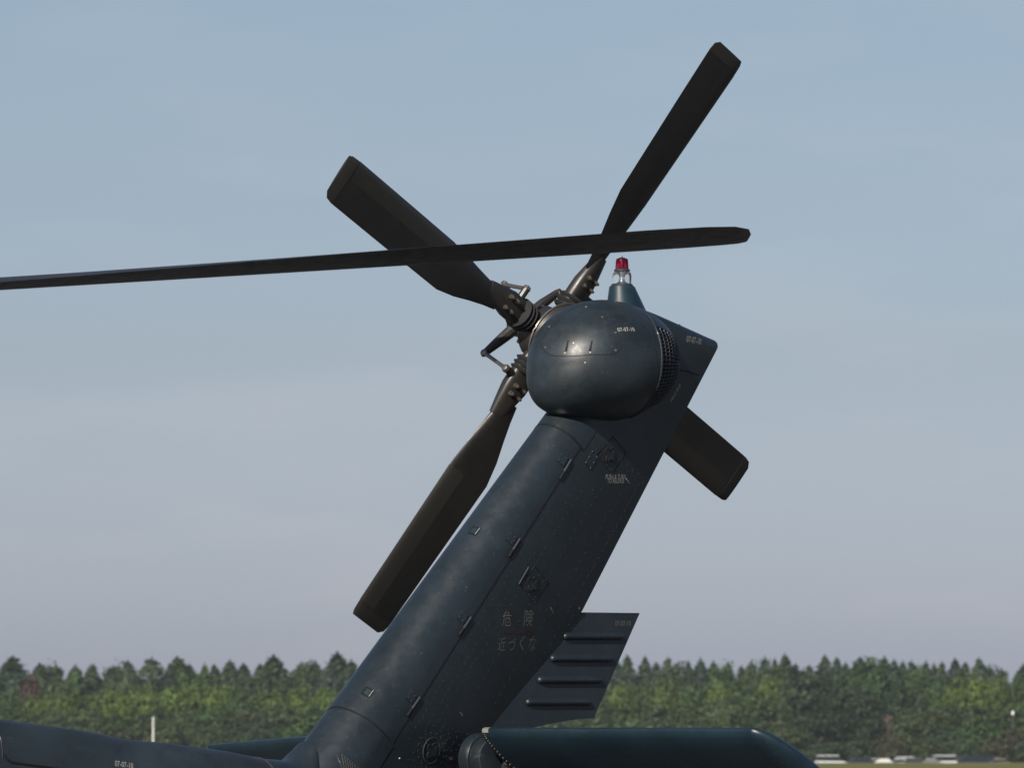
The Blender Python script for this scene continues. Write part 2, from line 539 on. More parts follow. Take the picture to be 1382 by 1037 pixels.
acc = smooth_pix([(741, 445), (731, 462), (735, 473), (746, 480), (770, 481), (800, 479), (828, 478), (838, 470), (839, 462), (830, 447), (815, 428), (796, 412), (775, 416), (757, 428)], 5)
seam(acc, podb, .0022, pod, 'access_panel_seam', closed=True, sub=1)
m = MB()
for x, y in ((741, 441), (736, 469), (762, 477), (797, 476), (831, 473), (831, 449), (813, 428), (791, 414), (774, 463), (790, 490)):
    h = hit(x, y, podb)
    if h:
        q = MB(); q.dome(h[0], h[1], .0068, .003, 10); q.build('panel_screw', M['brass'], pod)
for x, y, ln in ((764, 474, 10), (796, 474, 10)):
    h0 = hit(x, y, podb); h1 = hit(x + 3, y - ln - 4, podb)
    q = MB(); q.tube([h0[0] + h0[1] * .001, h1[0] - h1[1] * .004], .006, 6); q.build('panel_clip', M['navy_pod'], pod)
# lifted seam between the fairing and its aft cap, with fasteners
seam(smooth_pix([(843, 409), (866, 428), (880, 452), (886, 480), (888, 510), (882, 545)], 6, False), podb, .003, pod, 'cap_seam', sub=1)
for x, y in ((855, 432), (868, 441), (874, 468), (879, 496), (881, 525), (872, 549)):
    h = hit(x, y, podb)
    if h:
        q = MB(); q.dome(h[0], h[1], .007, .003, 8); q.build('cap_fastener', M['seam'], pod)

# --- cap line on the fin top, hinge leaves, latches, jack ports, rivets
seam([(894, 497), (925, 501), (962, 512)], finb, .004, fin, 'cap_joint')
for x0, y0, x1, y1 in ((770, 621, 755, 647), (701, 728, 686, 752), (635, 834, 619, 858), (566, 942, 549, 967)):
    h0, h1 = hit(x0, y0, finb), hit(x1, y1, finb)
    a, b = h0[0] + h0[1] * .003, h1[0] + h1[1] * .003
    m = MB(); mid = a.lerp(b, .62)
    m.tube([a, mid], .0068, 10)
    hg = m.build('hinge', M['grille'], fin)
    m = MB(); m.tube([mid + (mid - a) * .04, b], .0062, 8); m.build('hinge_slot', M['seam'], hg)
    # leaf plate on the cover
    u = (b - a).normalized(); hl = hit(x0 - 11, y0 - 1, finb); nn = hl[1]; t = nn.cross(u).normalized()
    m = MB(); m.box(hl[0] + nn * .002, u * .027, t * .022, nn * .003); m.build('hinge_leaf', M['navy'], hg, smooth=False)
    m = MB()
    for du in (-.015, .015):
        for dt in (-.012, .012):
            m.dome(hl[0] + u * du + t * dt + nn * .005, nn, .0048, .004)
    m.build('leaf_rivets', M['rivet'], hg, kind='stuff')
for x, y in ((640, 717), (496, 935)):
    hc = hit(x, y, finb); nn = hc[1]
    ha = hit(x + 6, y - 8, finb); u = (ha[0] - hc[0]); u = (u - nn * u.dot(nn)).normalized(); t = nn.cross(u)
    s_ = .021
    m = MB()
    cs = [hc[0] + nn * .002 + (u * a + t * b) * s_ for a, b in ((1, 1), (1, -1), (-1, -1), (-1, 1))]
    for i in range(4): m.tube([cs[i], cs[(i + 1) % 4]], .0032, 6)
    lt = m.build('latch', M['seam'], fin)
    m = MB(); m.box(hc[0] + nn * .001, u * .016, t * .016, nn * .003); m.build('latch_plate', M['teal'], lt, smooth=False)
    m = MB(); m.tube([cs[1] + nn * .001, cs[2] + nn * .001], .0026, 6); m.build('latch_edge', M['alu'], lt)
def frame_on(x, y, dx, dy, trees):
    """location, tangent along the picture direction, other tangent, normal"""
    hc = hit(x, y, trees); ha = hit(x + dx, y + dy, trees)
    nn = hc[1]; u = ha[0] - hc[0]; u = (u - nn * u.dot(nn)).normalized()
    return hc[0], u, nn.cross(u), nn
for x, y, diamond in ((823, 614, True), (718, 789, True), (582, 1014, False)):
    c, u, t, nn = frame_on(x, y, -4, 7, finb)
    port = None
    m = MB()
    pts = []
    for k in range(40):
        q = 2 * math.pi * k / 40
        rr = .032 + .009 * math.cos(4 * q)
        pts.append(c + (u * math.cos(q) + t * math.sin(q)) * rr + nn * .002)
    m.tube(pts, .0055, 6, True)
    port = m.build('jack_port', M['seam'], fin)
    m = MB()
    m.add([c + nn * .004] + [c + nn * .004 + (p - c) * .86 for p in pts], [(0, 1 + k, 1 + (k + 1) % 40) for k in range(40)])
    m.build('port_cover', M['navy'], port, smooth=False)
    if diamond:
        m = MB()
        hx = [hit(x + a, y + b, finb) for a, b in ((4, -24), (22, -2), (2, 27), (-17, 0))]
        pl = [h[0] + h[1] * .0005 for h in hx if h]
        if len(pl) == 4:
            m.tube(pl, .0025, 5, True); m.build('port_plate_edge', M['seam'], port)
    else:
        m = MB(); m.tube([c + (u * math.cos(q) + t * math.sin(q)) * .062 + nn * .001 for q in [2 * math.pi * k / 32 for k in range(32)]], .003, 6, True)
        m.build('port_ring', M['grille'], port)
# small access panel below the root fairing
c, u, t, nn = frame_on(798, 621, -4, 7, finb)
m = MB(); m.box(c + nn * .001, u * .040, t * .026, nn * .002); ap = m.build('access_panel', M['navy'], fin, smooth=False)
m = MB()
for a in (-1, 0, 1):
    for b in (-1, 1): m.dome(c + u * .034 * a + t * .021 * b + nn * .003, nn, .006, .004)
m.build('panel_rivets', M['rivet'], ap, kind='stuff')
# bright strip beside the middle jack port
a, b = hit(713, 766, finb), hit(700, 789, finb)
m = MB(); m.tube([a[0] + a[1] * .002, b[0] + b[1] * .002], .0038, 6); m.build('drip_strip', M['grille'], fin)
# rivet rows
m = MB()
def row(x0, y0, x1, y1, step, jit=0, trees=finb, r=.0046):
    n = int(math.hypot(x1 - x0, y1 - y0) / step)
    for i in range(n + 1):
        t = i / max(n, 1)
        h = hit(x0 + (x1 - x0) * t + random.uniform(-jit, jit), y0 + (y1 - y0) * t, trees)
        if h: m.dome(h[0], h[1], r, .0024, 6)
row(757, 662, 552, 998, 9, 1)
row(776, 660, 703, 775, 11, 1); row(784, 664, 712, 778, 11, 1)
row(688, 800, 580, 975, 10, 1); row(696, 806, 592, 975, 12, 1)
row(811, 660, 640, 940, 13, 1)
row(838, 668, 668, 950, 13, 1)
row(868, 645, 778, 808, 10, .6); row(857, 668, 770, 820, 12, .6)
row(862, 640, 800, 598, 9); row(868, 652, 806, 606, 12)
row(766, 826, 688, 970, 12, .6); row(774, 832, 694, 976, 13, .6)
row(783, 606, 802, 622, 7); row(772, 640, 800, 662, 8)
for k in range(7): row(578 + k * 9, 978 + k * 2.5, 548 + k * 7, 1036, 9.5, 2)
for k in range(5): row(600 + k * 10, 980 + k * 4, 592 + k * 8, 1004 + k * 3, 8, 1)
row(905, 500, 960, 516, 8); row(948, 522, 915, 582, 9); row(938, 520, 906, 575, 11)
row(655, 992, 617, 1036, 9, 1); row(700, 795, 745, 830, 9)
for q in range(16):
    h = hit(582 + 18 * math.cos(q * .393), 1014 + 24 * math.sin(q * .393), finb)
    if h: m.dome(h[0], h[1], .005, .0035, 6)
for (cx, cy) in ((823, 614), (718, 789)):
    for a, b in ((4, -19), (10, -12), (16, -4), (12, 6), (7, 14), (2, 21), (-4, 14), (-9, 7), (-13, 0), (-8, -8), (-3, -14)):
        h = hit(cx + a, cy + b, finb)
        if h: m.dome(h[0], h[1], .0045, .003, 6)
m.build('rivets', M['rivet'], fin, kind='stuff')
m = MB()
row(784, 829.5, 800, 829.5, 5, 0, panb); row(772, 833, 692, 975, 12, .5, panb); row(815, 835, 765, 965, 9, 0, panb, .003)
m.build('rivets', M['rivet'], tpanel, kind='stuff')
# bolts standing off the trailing edge
for px_, py_ in ((780, 822), (915, 440)):
    p = H(px_, py_, .01); m = MB(); m.lathe([(-.01, .008), (.012, .008), (.014, .005)], p, (0, -1, 0), 8); m.build('edge_bolt', M['grille'], fin)

# --- beacon on its mount
BM = H(842, 405, 0)
BC = H(839.5, 387, 0)
m = MB()
rs = []
for k in range(9):
    t = (k / 8) ** .8 if k else 0
    z = BM.z - .12 + (BC.z - BM.z + .12) * t
    hu = .128 + (.064 - .128) * t
    hv = .105 + (.060 - .105) * t
    cu = BM.x + .030 + (BC.x - BM.x - .030) * t
    rs.append([Vector((cu + hu * math.cos(q), hv * math.sin(q), z)) for q in [2 * math.pi * j / 36 for j in range(36)]])
rs.append([Vector((BC.x + .050 * math.cos(q), .050 * math.sin(q), BC.z + .006)) for q in [2 * math.pi * j / 36 for j in range(36)]])
m.loft(rs); mount = m.build('beacon_mount', M['teal'], heli, angle=50)
m = MB(); m.lathe([(0, .050), (.004, .053), (.010, .053), (.014, .047)], BC, UP); bea = m.build('beacon', M['grille'], heli, label='anti-collision beacon with red upper and clear lower lens')
m = MB()
m.lathe([(.012, .046), (.05, .047), (.066, .044), (.073, .034)], BC, UP, 32); m.build('clear_lens', M['clear_lens'], bea)
m = MB(); m.lathe([(.014, .030), (.022, .016), (.040, .011), (.056, .014), (.072, .034)], BC, UP, 24); m.build('reflector', M['mirror'], bea)
m = MB(); m.lathe([(.073, .034), (.075, .039), (.083, .039), (.086, .033)], BC, UP, 28); m.build('lens_collar', M['grille'], bea)
m = MB(); m.lathe([(.085, .033), (.10, .032), (.128, .030), (.137, .026), (.139, .012)], BC, UP, 28); m.build('red_lens', M['red_lens'], bea)
m = MB(); m.lathe([(.088, .011), (.115, .010), (.13, .004)], BC, UP, 12); m.build('lamp_core', simple('lamp_core', (.55, .35, .30), .25, .9), bea)
m = MB(); m.lathe([(.138, .018), (.141, .016), (.143, .003), (.150, .002)], BC, UP, 12); m.build('lens_cap', M['seam'], bea)

# --- tail rotor
HUB = SHAFT * SHAFT_LEN + Vector((0, 0, GEARW.z))
E1 = Vector((1, 0, 0)); E2 = Vector((0, -math.sin(CANT), math.cos(CANT)))
m = MB()
m.lathe([(-.34, .16), (-.27, .17), (-.22, .15), (-.20, .10), (-.02, .095)], HUB, SHAFT, 28)
trs = m.build('rotor_shaft_housing', M['hub'], heli)
m = MB()
m.lathe([(-.16, .10), (-.155, .185), (-.13, .195), (-.115, .185), (-.11, .12), (-.06, .10)], HUB, SHAFT, 40)
m.build('swash_plate', M['hub'], trs)
m = MB(); m.tube([HUB - SHAFT * .12 + (E1 * math.cos(q) + E2 * math.sin(q)) * .197 for q in [2 * math.pi * k / 48 for k in range(48)]], .006, 8, True)
m.build('bright_ring', M['steel'], trs)
m = MB()
m.lathe([(-.07, .11), (-.05, .135), (.05, .135), (.07, .11), (.09, .07), (.16, .06), (.20, .075), (.23, .07), (.24, .03)], HUB, SHAFT, 32)
thub = m.build('tail_rotor_hub', M['hub'], heli)
m = MB(); m.tube([HUB + SHAFT * .075 + (E1 * math.cos(q) + E2 * math.sin(q)) * .113 for q in [2 * math.pi * k / 40 for k in range(40)]], .006, 8, True)
m.build('bright_ring', M['steel'], thub)
for k in range(12):
    q = 2 * math.pi * k / 12
    b_ = MB(); b_.lathe([(0, .011), (.02, .011), (.024, .007)], HUB + SHAFT * .055 + (E1 * math.cos(q) + E2 * math.sin(q)) * .12, SHAFT, 6)
    b_.build('hub_bolt', M['steel'], thub, smooth=False)
AZ0 = 62.0
TR = 1.676
def airfoil(ch, th, n=9):
    pts = []
    for i in range(n + 1):
        x = .5 * (1 - math.cos(math.pi * i / n)); y = 5 * th * (.2969 * math.sqrt(x) - .126 * x - .3516 * x * x + .2843 * x ** 3 - .1036 * x ** 4)
        pts.append((x, y))
    up_ = [(x * ch - .25 * ch, y * ch) for x, y in pts]; lo = [(x * ch - .25 * ch, -y * ch) for x, y in pts[1:-1]][::-1]
    return up_[::-1] + lo[::-1] if False else up_ + lo
for k in range(4):
    az = R(AZ0 + 90 * k)
    rad = E1 * math.cos(az) + E2 * math.sin(az)
    tan = SHAFT.cross(rad)                     # ahead, in the sense of rotation
    o0 = HUB + SHAFT * (.02 if k % 2 else -.02)
    m = MB(); rs = []
    for r_, ch, th, tw in ((.38, .10, .42, 16), (.46, .125, .30, 15.5), (.56, .165, .19, 14.5), (.66, .21, .14, 13.5), (.78, .247, .11, 12), (.95, .247, .095, 10), (1.3, .247, .095, 6), (1.60, .247, .095, 3), (1.655, .235, .085, 2.5), (TR, .20, .05, 2.4)):
        ta = R(tw); cx = tan * math.cos(ta) + SHAFT * math.sin(ta); cy = SHAFT * math.cos(ta) - tan * math.sin(ta)
        rs.append([o0 + rad * r_ - cx * x + cy * y for x, y in airfoil(ch, th)])
    m.loft(rs)
    bl = m.build('tail_rotor_blade', M['rotor'], heli, angle=40)
    m = MB(); st_ = []
    for r_, ch, th, tw in ((.80, .248, .112, 12), (.95, .248, .098, 10), (1.3, .248, .098, 6), (1.60, .248, .098, 3)):
        ta = R(tw); cx = tan * math.cos(ta) + SHAFT * math.sin(ta); cy = SHAFT * math.cos(ta) - tan * math.sin(ta)
        af = airfoil(ch, th); n_ = len(af); ids = [-4, -3, -2, -1, 0, 1, 2, 3, 4]
        st_.append([o0 + rad * r_ - cx * (af[i][0] - .0015) + cy * af[i][1] * 1.03 for i in ids])
    m.loft(st_, False, False, False); m.build('abrasion_strip', M['strip'], bl)
    m = MB(); rs = []
    for r_, ch, th, tw in ((1.61, .2485, .099, 3), (1.655, .237, .088, 2.5), (TR + .001, .20, .052, 2.4)):
        ta = R(tw); cx = tan * math.cos(ta) + SHAFT * math.sin(ta); cy = SHAFT * math.cos(ta) - tan * math.sin(ta)
        rs.append([o0 + rad * r_ - cx * x + cy * y * 1.03 for x, y in airfoil(ch, th)])
    m.loft(rs); m.build('tip_cap', M['strip'], bl, angle=40)
    for r_ in (.30, .345):
        for sd in (-1, 1):
            b_ = MB(); c_ = o0 + rad * r_ + tan * .03 * sd - SHAFT * .030
            b_.lathe([(0, .013), (.016, .013), (.018, .008), (.030, .007)], c_, -SHAFT, 6); b_.build('retention_bolt', M['steel'], bl, smooth=False)
    b_ = MB()
    for q_ in range(3):
        b_.lathe([(-.012, .066), (0, .080), (.012, .066)], o0 + rad * (.165 + .026 * q_), rad, 20)
    b_.build('rubber_boot', M['tyre'], bl)
    m = MB(); rs = []
    for r_, a_, b_ in ((.10, .055, .030), (.17, .062, .036), (.24, .070, .040), (.31, .070, .040), (.38, .058, .032), (.47, .040, .020)):
        ta = R(12); cx = tan * math.cos(ta) + SHAFT * math.sin(ta); cy = SHAFT * math.cos(ta) - tan * math.sin(ta)
        rs.append([o0 + rad * r_ + cx * a_ * spow(math.cos(q), .7) + cy * b_ * spow(math.sin(q), .7) for q in [2 * math.pi * j / 20 for j in range(20)]])
    m.loft(rs); m.build('blade_cuff', M['hub'], bl)
    m = MB(); hp = o0 + rad * .26 + tan * .115
    m.tube([o0 + rad * .26 + tan * .03, hp], .02, 10); m.build('pitch_horn', M['hub'], bl)
    m = MB(); pb = HUB + SHAFT * .20 + rad * .235 + tan * .09
    m.tube([hp, hp.lerp(pb, .2), hp.lerp(pb, .8), pb], [.014, .010, .010, .014], 10); m.build('pitch_link', M['steel'], bl)
    m = MB(); m.tube([HUB + SHAFT * .20, HUB + SHAFT * .205 + rad * .14 + tan * .05, pb], [.035, .026, .018], 10); m.build('pitch_beam_arm', M['hub'], thub)
    for pe in (hp, pb):
        m = MB(); m.dome(pe, tan, .022, .02, 10); m.build('rod_end', M['steel'], bl)

# --- stabilator
ST = R(33)
CH = 1.02
def naca(t, n=16):
    pts = []
    for i in range(n + 1):
        x = .5 * (1 - math.cos(math.pi * i / n)); y = 5 * t * (.2969 * math.sqrt(x) - .126 * x - .3516 * x * x + .2843 * x ** 3 - .1015 * x ** 4)
        pts.append((x, y))
    return pts + [(x, -y) for x, y in pts[1:-1]][::-1]
PROF = naca(.105)
dch = Vector((math.cos(ST), 0, -math.sin(ST))); dnm = Vector((math.sin(ST), 0, math.cos(ST)))
def stab_ring(le, ch, sq=1.0, cen=0.5):
    return [le + dch * (x * ch) + dnm * (y * CH * sq) for x, y in PROF]
near_in, near_out = H(650.5, 985, .33), H(1012, 985, 2.0)
def stab_half(name, le_in, le_out, sgn, label):
    m = MB(); d = (le_out - le_in)
    rs = [stab_ring(le_in.lerp(le_out, i / 12), CH) for i in range(13)]
    half = m
    m.loft(rs)
    o = m.build(name, M['teal'], heli, angle=50, label=label)
    m = MB(); rs = []
    u_sp = d.normalized()
    for q in (0, 12, 25, 38, 50, 60, 69, 77, 84, 89):
        q = R(q)
        cut = .27 * (1 - math.cos(q)) ** .9
        le = le_out + u_sp * (.003 + .105 * math.sin(q)) + dch * cut
        rs.append(stab_ring(le, CH - cut - .02 * (1 - math.cos(q)), max(.06, math.cos(q) ** .6)))
    m.loft(rs)
    tipc = m.build('tip_cap', M['teal'], o, angle=50)
    return o, tipc
stab, tipc = stab_half('stabilator', near_in, near_out, 1, 'near half of the stabilator, drooped trailing edge down')
far_in = Vector((near_in.x, .33, near_in.z - .0)); far_out = Vector((near_out.x, 2.02, near_in.z - .075))
stab2, _ = stab_half('stabilator', far_in, far_out, -1, 'far half of the stabilator beyond the tail boom')
# inboard rib edge with fasteners, light-coloured corner marker
m = MB()
rr = stab_ring(near_in + Vector((0, .004, 0)), CH)
m.tube([p + Vector((0, -.004, 0)) for p in rr], .004, 6, True); m.build('edge_seal', M['seam'], stab)
lower = [near_in + dch * (x * CH) + dnm * (y * CH) for x, y in PROF[::-1]][:14]
for i in range(1, 30):
    t = i / 30 * 10; k = int(t); p = lower[k].lerp(lower[k + 1], t - k)
    q = MB(); q.dome(p + Vector((0, -.012, 0)), (-.5, -.6, -.6), .004, .003, 6); q.build('edge_screw', M['steel'], stab)
m = MB(); patch = []
for j in range(4):
    patch.append([near_in + Vector((0, .001 - .016 * j, 0)) + dch * (x * CH) + dnm * (y * CH) + (dnm * .45 - dch) * .0016 for x, y in (PROF[-1:] + PROF[:4])])
m.loft(patch, False, False, False); m.build('corner_marker', M['alu'], stab)
stb_t = [bvh_of(stab), bvh_of(tipc)]
for i in range(9):
    t = i / 8
    h = hit(1020.5 + 40 * t, 985 + 52 * t, stb_t)
    if h:
        q = MB(); q.dome(h[0], h[1], .0036, .0025, 6); q.build('tip_screw', M['seam' if i % 2 == 0 else 'rivet'], stab)
# round pivot fairing on the fin's flank
bc = H(656, 1025, .20)
m = MB(); m.lathe([(-.06, .122), (-.012, .120), (0, .113)], bc, (0, -1, 0), 36); boss = m.build('pivot_fairing', M['navy'], heli, angle=30)
m = MB(); m.lathe([(-.01, .104), (.062, .101), (.070, .097), (.072, .092)], bc, (0, -1, 0), 36); m.build('pivot_cap', M['navy'], boss, angle=30)
m = MB(); m.tube([bc + Vector((math.cos(q) * .0975, -.069, math.sin(q) * .0975)) for q in [2 * math.pi * k / 40 for k in range(40)]], .0028, 6, True); m.build('cap_rim', M['grille'], boss)
m = MB(); m.tube([bc + Vector((0, .3, 0)), bc + Vector((.12, -.16, -.05))], .06, 16); m.build('pivot_tube', M['navy'], boss)

# --- tail boom with its drive shaft cover, fuselage, wheels (mostly outside the frame)
top = [H(x, y, 0) for x, y in ((-60, 963.5), (0, 971.5), (39.5, 977), (91, 984), (121.6, 989), (140, 993.5), (170, 999), (206.7, 1002), (243, 1006), (304, 1015), (343, 1023.5))]
prof = [(p.x, p.z) for p in top]
hump = [(-8.6, prof[0][1] + .30), (-6.5, prof[0][1] + .20), (-5.0, prof[0][1] + .085)] + prof
def hump_ring(u, z, r=.185, dz=.0):
    pts = []
    for k in range(17):
        q = math.pi * k / 16
        pts.append(Vector((u, -r * spow(math.cos(q), .9), z - .185 + .185 * spow(math.sin(q), .9))))
    return [Vector((u, -r - .01, z - .42))] + pts + [Vector((u, r + .01, z - .42))]
m = MB(); m.loft([hump_ring(u, z) for u, z in hump], True)
dcov = m.build('tail_boom_cover', M['navy_boom'], heli, angle=60)
e_u, e_z = hump[-1]
m = MB(); m.loft([hump_ring(e_u + .010, e_z, .187), hump_ring(e_u + .06, e_z - .006, .188), hump_ring(e_u + .16, e_z - .012, .187), hump_ring(H(390, 1025.5, 0).x, H(390, 1025.5, 0).z, .182), hump_ring(H(398, 1020, 0).x, H(398, 1020, 0).z, .176), hump_ring(H(404, 1012, 0).x, H(404, 1012, 0).z, .16), hump_ring(H(412, 1001, 0).x, H(412, 1001, 0).z, .12)], True)
m.build('boom_end_fairing', M['navy'], heli, angle=60)
m = MB(); m.tube([p + Vector((.004, 0, 0)) for p in hump_ring(e_u, e_z, .186)[1:-1]], .0045, 6); m.build('cover_edge', M['grille'], dcov)
eu2 = H(2.5, 1000, .18).x
zi = np.interp(eu2, [h_[0] for h_ in hump], [h_[1] for h_ in hump])
m = MB(); m.tube(hump_ring(eu2, zi - .001, .186)[1:-1], .003, 6); m.build('cover_edge', M['grille'], dcov)
m = MB()
for u, zt, hw, hh in ((-9.2, 2.05, .55, 1.15), (-7.5, 1.95, .50, 1.02), (-5.5, 1.80, .42, .86), (-4.0, 1.655, .34, .72), (-3.0, 1.57, .28, .60), (-2.0, 1.48, .225, .50), (-1.2, 1.40, .20, .45), (-.8, 1.35, .16, .36), (-.6, 1.30, .08, .2)):
    pass
bst = ((-9.2, 2.05, .55, 1.15), (-7.5, 1.95, .50, 1.02), (-5.5, 1.80, .42, .86), (-4.0, 1.655, .34, .72), (-3.0, 1.57, .28, .60), (-2.0, 1.48, .225, .50), (-1.2, 1.40, .20, .45), (-.8, 1.35, .16, .36), (-.6, 1.30, .08, .2))
m.loft([[Vector((u, hw * spow(math.cos(q), .6), zt - hh / 2 + hh / 2 * spow(math.sin(q), .6))) for q in [2 * math.pi * j / 32 for j in range(32)]] for u, zt, hw, hh in bst])
boom = m.build('tail_boom', M['navy_boom'], heli, angle=50)
boomb = [bvh_of(dcov), bvh_of(boom)]
seam([(6, 1019), (10, 1026), (16, 1030), (62, 1036), (110, 1043)], boomb, .007, dcov, 'shelf_seam')
m = MB()
fst = ((-9.0, 1.55, .62, .62), (-9.6, 1.55, .95, .75), (-10.4, 1.5, 1.18, .95), (-12.5, 1.45, 1.18, 1.02), (-14.2, 1.42, 1.15, 1.0), (-15.2, 1.25, 1.0, .8), (-15.9, 1.0, .7, .45), (-16.3, .95, .2, .12))
m.loft([[Vector((u, hw * spow(math.cos(q), .55), zc + hh * spow(math.sin(q), .55))) for q in [2 * math.pi * j / 32 for j in range(32)]] for u, zc, hw, hh in fst])
fus = m.build('fuselage', M['navy_boom'], heli, angle=50)
m = MB()
cst = ((-7.9, 2.25, .18, .10), (-8.6, 2.4, .45, .28), (-9.6, 2.55, .8, .38), (-11.0, 2.6, .9, .42), (-12.0, 2.5, .6, .25), (-12.4, 2.45, .2, .08))
m.loft([[Vector((u, hw * spow(math.cos(q), .7), zc + hh * spow(math.sin(q), .7))) for q in [2 * math.pi * j / 24 for j in range(24)]] for u, zc, hw, hh in cst])
m.build('engine_cowling', M['navy_boom'], fus, angle=50)
for wx, wy, wr in ((-1.75, 0, .22), (-12.2, 1.25, .34), (-12.2, -1.25, .34)):
    m = MB(); m.lathe([(-.09, wr * .55), (-.09, wr * .9), (-.05, wr), (.05, wr), (.09, wr * .9), (.09, wr * .55)], (wx, wy, wr + .004), (0, 1, 0), 28)
    wh = m.build('wheel', M['tyre'], heli, angle=50)
    m = MB(); m.tube([(wx, wy, wr), (wx - .05, wy * .8, 1.0), (wx - .12, wy * .6, 1.25)], .055, 12); m.build('wheel_strut', M['navy'], wh)

# --- main rotor: hub, mast and the blade that passes over the tail
tipw = CAM + ray(1007, 330) * (29.3 / ray(1007, 330).y)
inw = CAM + ray(0, 382) * (28.88 / ray(0, 382).y)
TIP, INN = to_local(tipw), to_local(inw)
dirb = (TIP - INN).normalized()
MR = 8.18
MH = TIP - dirb * MR
m = MB(); m.lathe([(-.9, .16), (-.25, .13), (-.22, .3), (-.1, .32), (-.06, .2), (.06, .38), (.12, .38), (.16, .15), (.22, .12)], MH, UP, 28)
mrh = m.build('main_rotor_hub', M['hub'], heli)
def main_blade(direction, droop):
    m = MB(); rs = []
    side = UP.cross(direction).normalized(); nrm = direction.cross(side)
    for r_, ch, th, tw, sw in ((.95, .22, .30, 8, 0), (1.25, .40, .16, 8, 0), (1.6, .53, .11, 8, 0), (3, .53, .095, 6.5, 0), (4.5, .53, .095, 4, 0), (5.4, .53, .098, 1.6, 0), (6.2, .53, .10, -.8, 0), (6.8, .53, .10, -2.4, 0), (7.4, .53, .10, -3.6, 0), (7.7, .53, .10, -4.1, .0), (7.95, .50, .10, -4.4, .01), (8.08, .44, .105, -4.6, .03), (8.15, .33, .12, -4.6, .06), (8.18, .16, .16, -4.6, .10)):
        ta = R(tw)
        cx = side * math.cos(ta) + nrm * math.sin(ta); cy = nrm * math.cos(ta) - side * math.sin(ta)
        lead = .13 - sw
        zz = droop * ((r_ - 4) / 4.18) ** 2
        rs.append([MH + direction * r_ + side * lead - cx * (x + .25 * ch) + cy * y + nrm * zz for x, y in airfoil(ch, th, 12)])
    m.loft(rs)
    b = m.build('main_rotor_blade', M['rotor'], heli, angle=40)
    m = MB(); m.tube([MH + direction * .2, MH + direction * 1.1], [.10, .07], 14); m.build('blade_cuff', M['hub'], b)
    return b
for k in range(4):
    q = Matrix.Rotation(R(90 * k), 3, 'Z')
    main_blade(q @ dirb, .02)

# --- stencils
def text(s, px0, py0, px1, py1, trees, mat, parent, name='stencil_lettering', hscale=1.0, lift=.0012):
    """flat printed lettering whose baseline runs between two pixels of a surface"""
    h0, h1 = hit(px0, py0, trees), hit(px1, py1, trees)
    hm = hit((px0 + px1) / 2, (py0 + py1) / 2 - 3, trees)
    if not (h0 and h1 and hm): return
    cu = bpy.data.curves.new(name, 'FONT'); cu.body = s; cu.align_x = 'LEFT'; cu.size = 1.0; cu.resolution_u = 2
    tmp = bpy.data.objects.new(name, cu); COL.objects.link(tmp)
    bpy.context.view_layer.update()
    me = bpy.data.meshes.new_from_object(tmp.evaluated_get(bpy.context.evaluated_depsgraph_get()))
    bpy.data.objects.remove(tmp)
    co = np.array([v.co[:] for v in me.vertices])
    if len(co) == 0: return
    wd = co[:, 0].max() - co[:, 0].min(); x0 = co[:, 0].min(); y0 = co[:, 1].min()
    X = h1[0] - h0[0]; ln = X.length; X.normalize(); N = (hm[1] - X * hm[1].dot(X)).normalized(); Y = N.cross(X)
    k = ln / wd
    bt = trees
    for i, v in enumerate(me.vertices):
        p = h0[0] + X * ((co[i, 0] - x0) * k) + Y * ((co[i, 1] - y0) * k * hscale)
        best = None
        for t in bt:
            l, n_, ix, ds = t.ray_cast(p + N * .08, -N)
            if l is not None and (best is None or ds < best[1]): best = (l, ds)
        v.co = (best[0] if best else p) + N * lift
    me.update()
    return link(name, me, M[mat], parent)
text('危', 677, 846, 689, 846, finb, 'grey_mark', fin, hscale=1.12)
text('険', 706, 846, 718, 846, finb, 'grey_mark', fin, hscale=1.12)
for ch_, xa in (('近', 671), ('づ', 684.5), ('く', 699.5), ('な', 712)):
    text(ch_, xa, 879, xa + (10 if ch_ != 'く' else 6.5), 879, finb, 'grey_mark', fin, hscale=1.15)
text('PUSH & TURN', 817, 647, 844, 647, finb, 'white_mark', fin, hscale=1.3)
text('TO RELEASE', 819, 652.5, 842, 652.5, finb, 'white_mark', fin, hscale=1.3)
text('PUSH & TURN', 714.5, 821.5, 742, 821.5, finb, 'dim_mark', fin, hscale=1.3)
text('TO RELEASE', 716.5, 827, 740, 827, finb, 'dim_mark', fin, hscale=1.3)
text('07-07-10', 926, 461.5, 945.5, 465.5, finb, 'white_mark', fin, hscale=1.35)
text('07-07-10', 834, 448, 857, 447.5, podb, 'white_mark', pod, hscale=1.2)
text('07-07-10', 830, 845.5, 851, 845.5, panb, 'grey_mark', tpanel, hscale=1.2)
text('07-07-10', 155, 1035, 179.5, 1038.5, [boomb[0]], 'white_mark', dcov, hscale=1.3)
text('SN-43', 641, 1025, 654, 1022.5, [bvh_of([o for o in boss.children if o.name.startswith('pivot_cap')][0])], 'dim_mark', boss, hscale=1.2)
text('UP', 601.5, 1026.5, 605, 1026.5, finb, 'dim_mark', fin, hscale=1.5)
text('LIFT', 611, 963, 618, 963.5, finb, 'dim_mark', fin, hscale=1.3)
for ch_, (xa, ya, xb, yb) in zip('PERSTENE', [(905.6 + 1.65 * i_, 543 - 2.95 * i_, 906.9 + 1.65 * i_, 541.2 - 2.95 * i_) for i_ in range(8)]):
    text(ch_, xa, ya, xb, yb, podb + finb, 'tan_mark', pod, hscale=1.0, lift=.003)
def mark(pix, trees, mat, parent, name, r=.003):
    P = [hit(x, y, trees) for x, y in pix]
    P = [h[0] + h[1] * .001 for h in P if h]
    if len(P) > 1:
        m = MB(); m.tube(P, r, 5); return m.build(name, M[mat], parent)
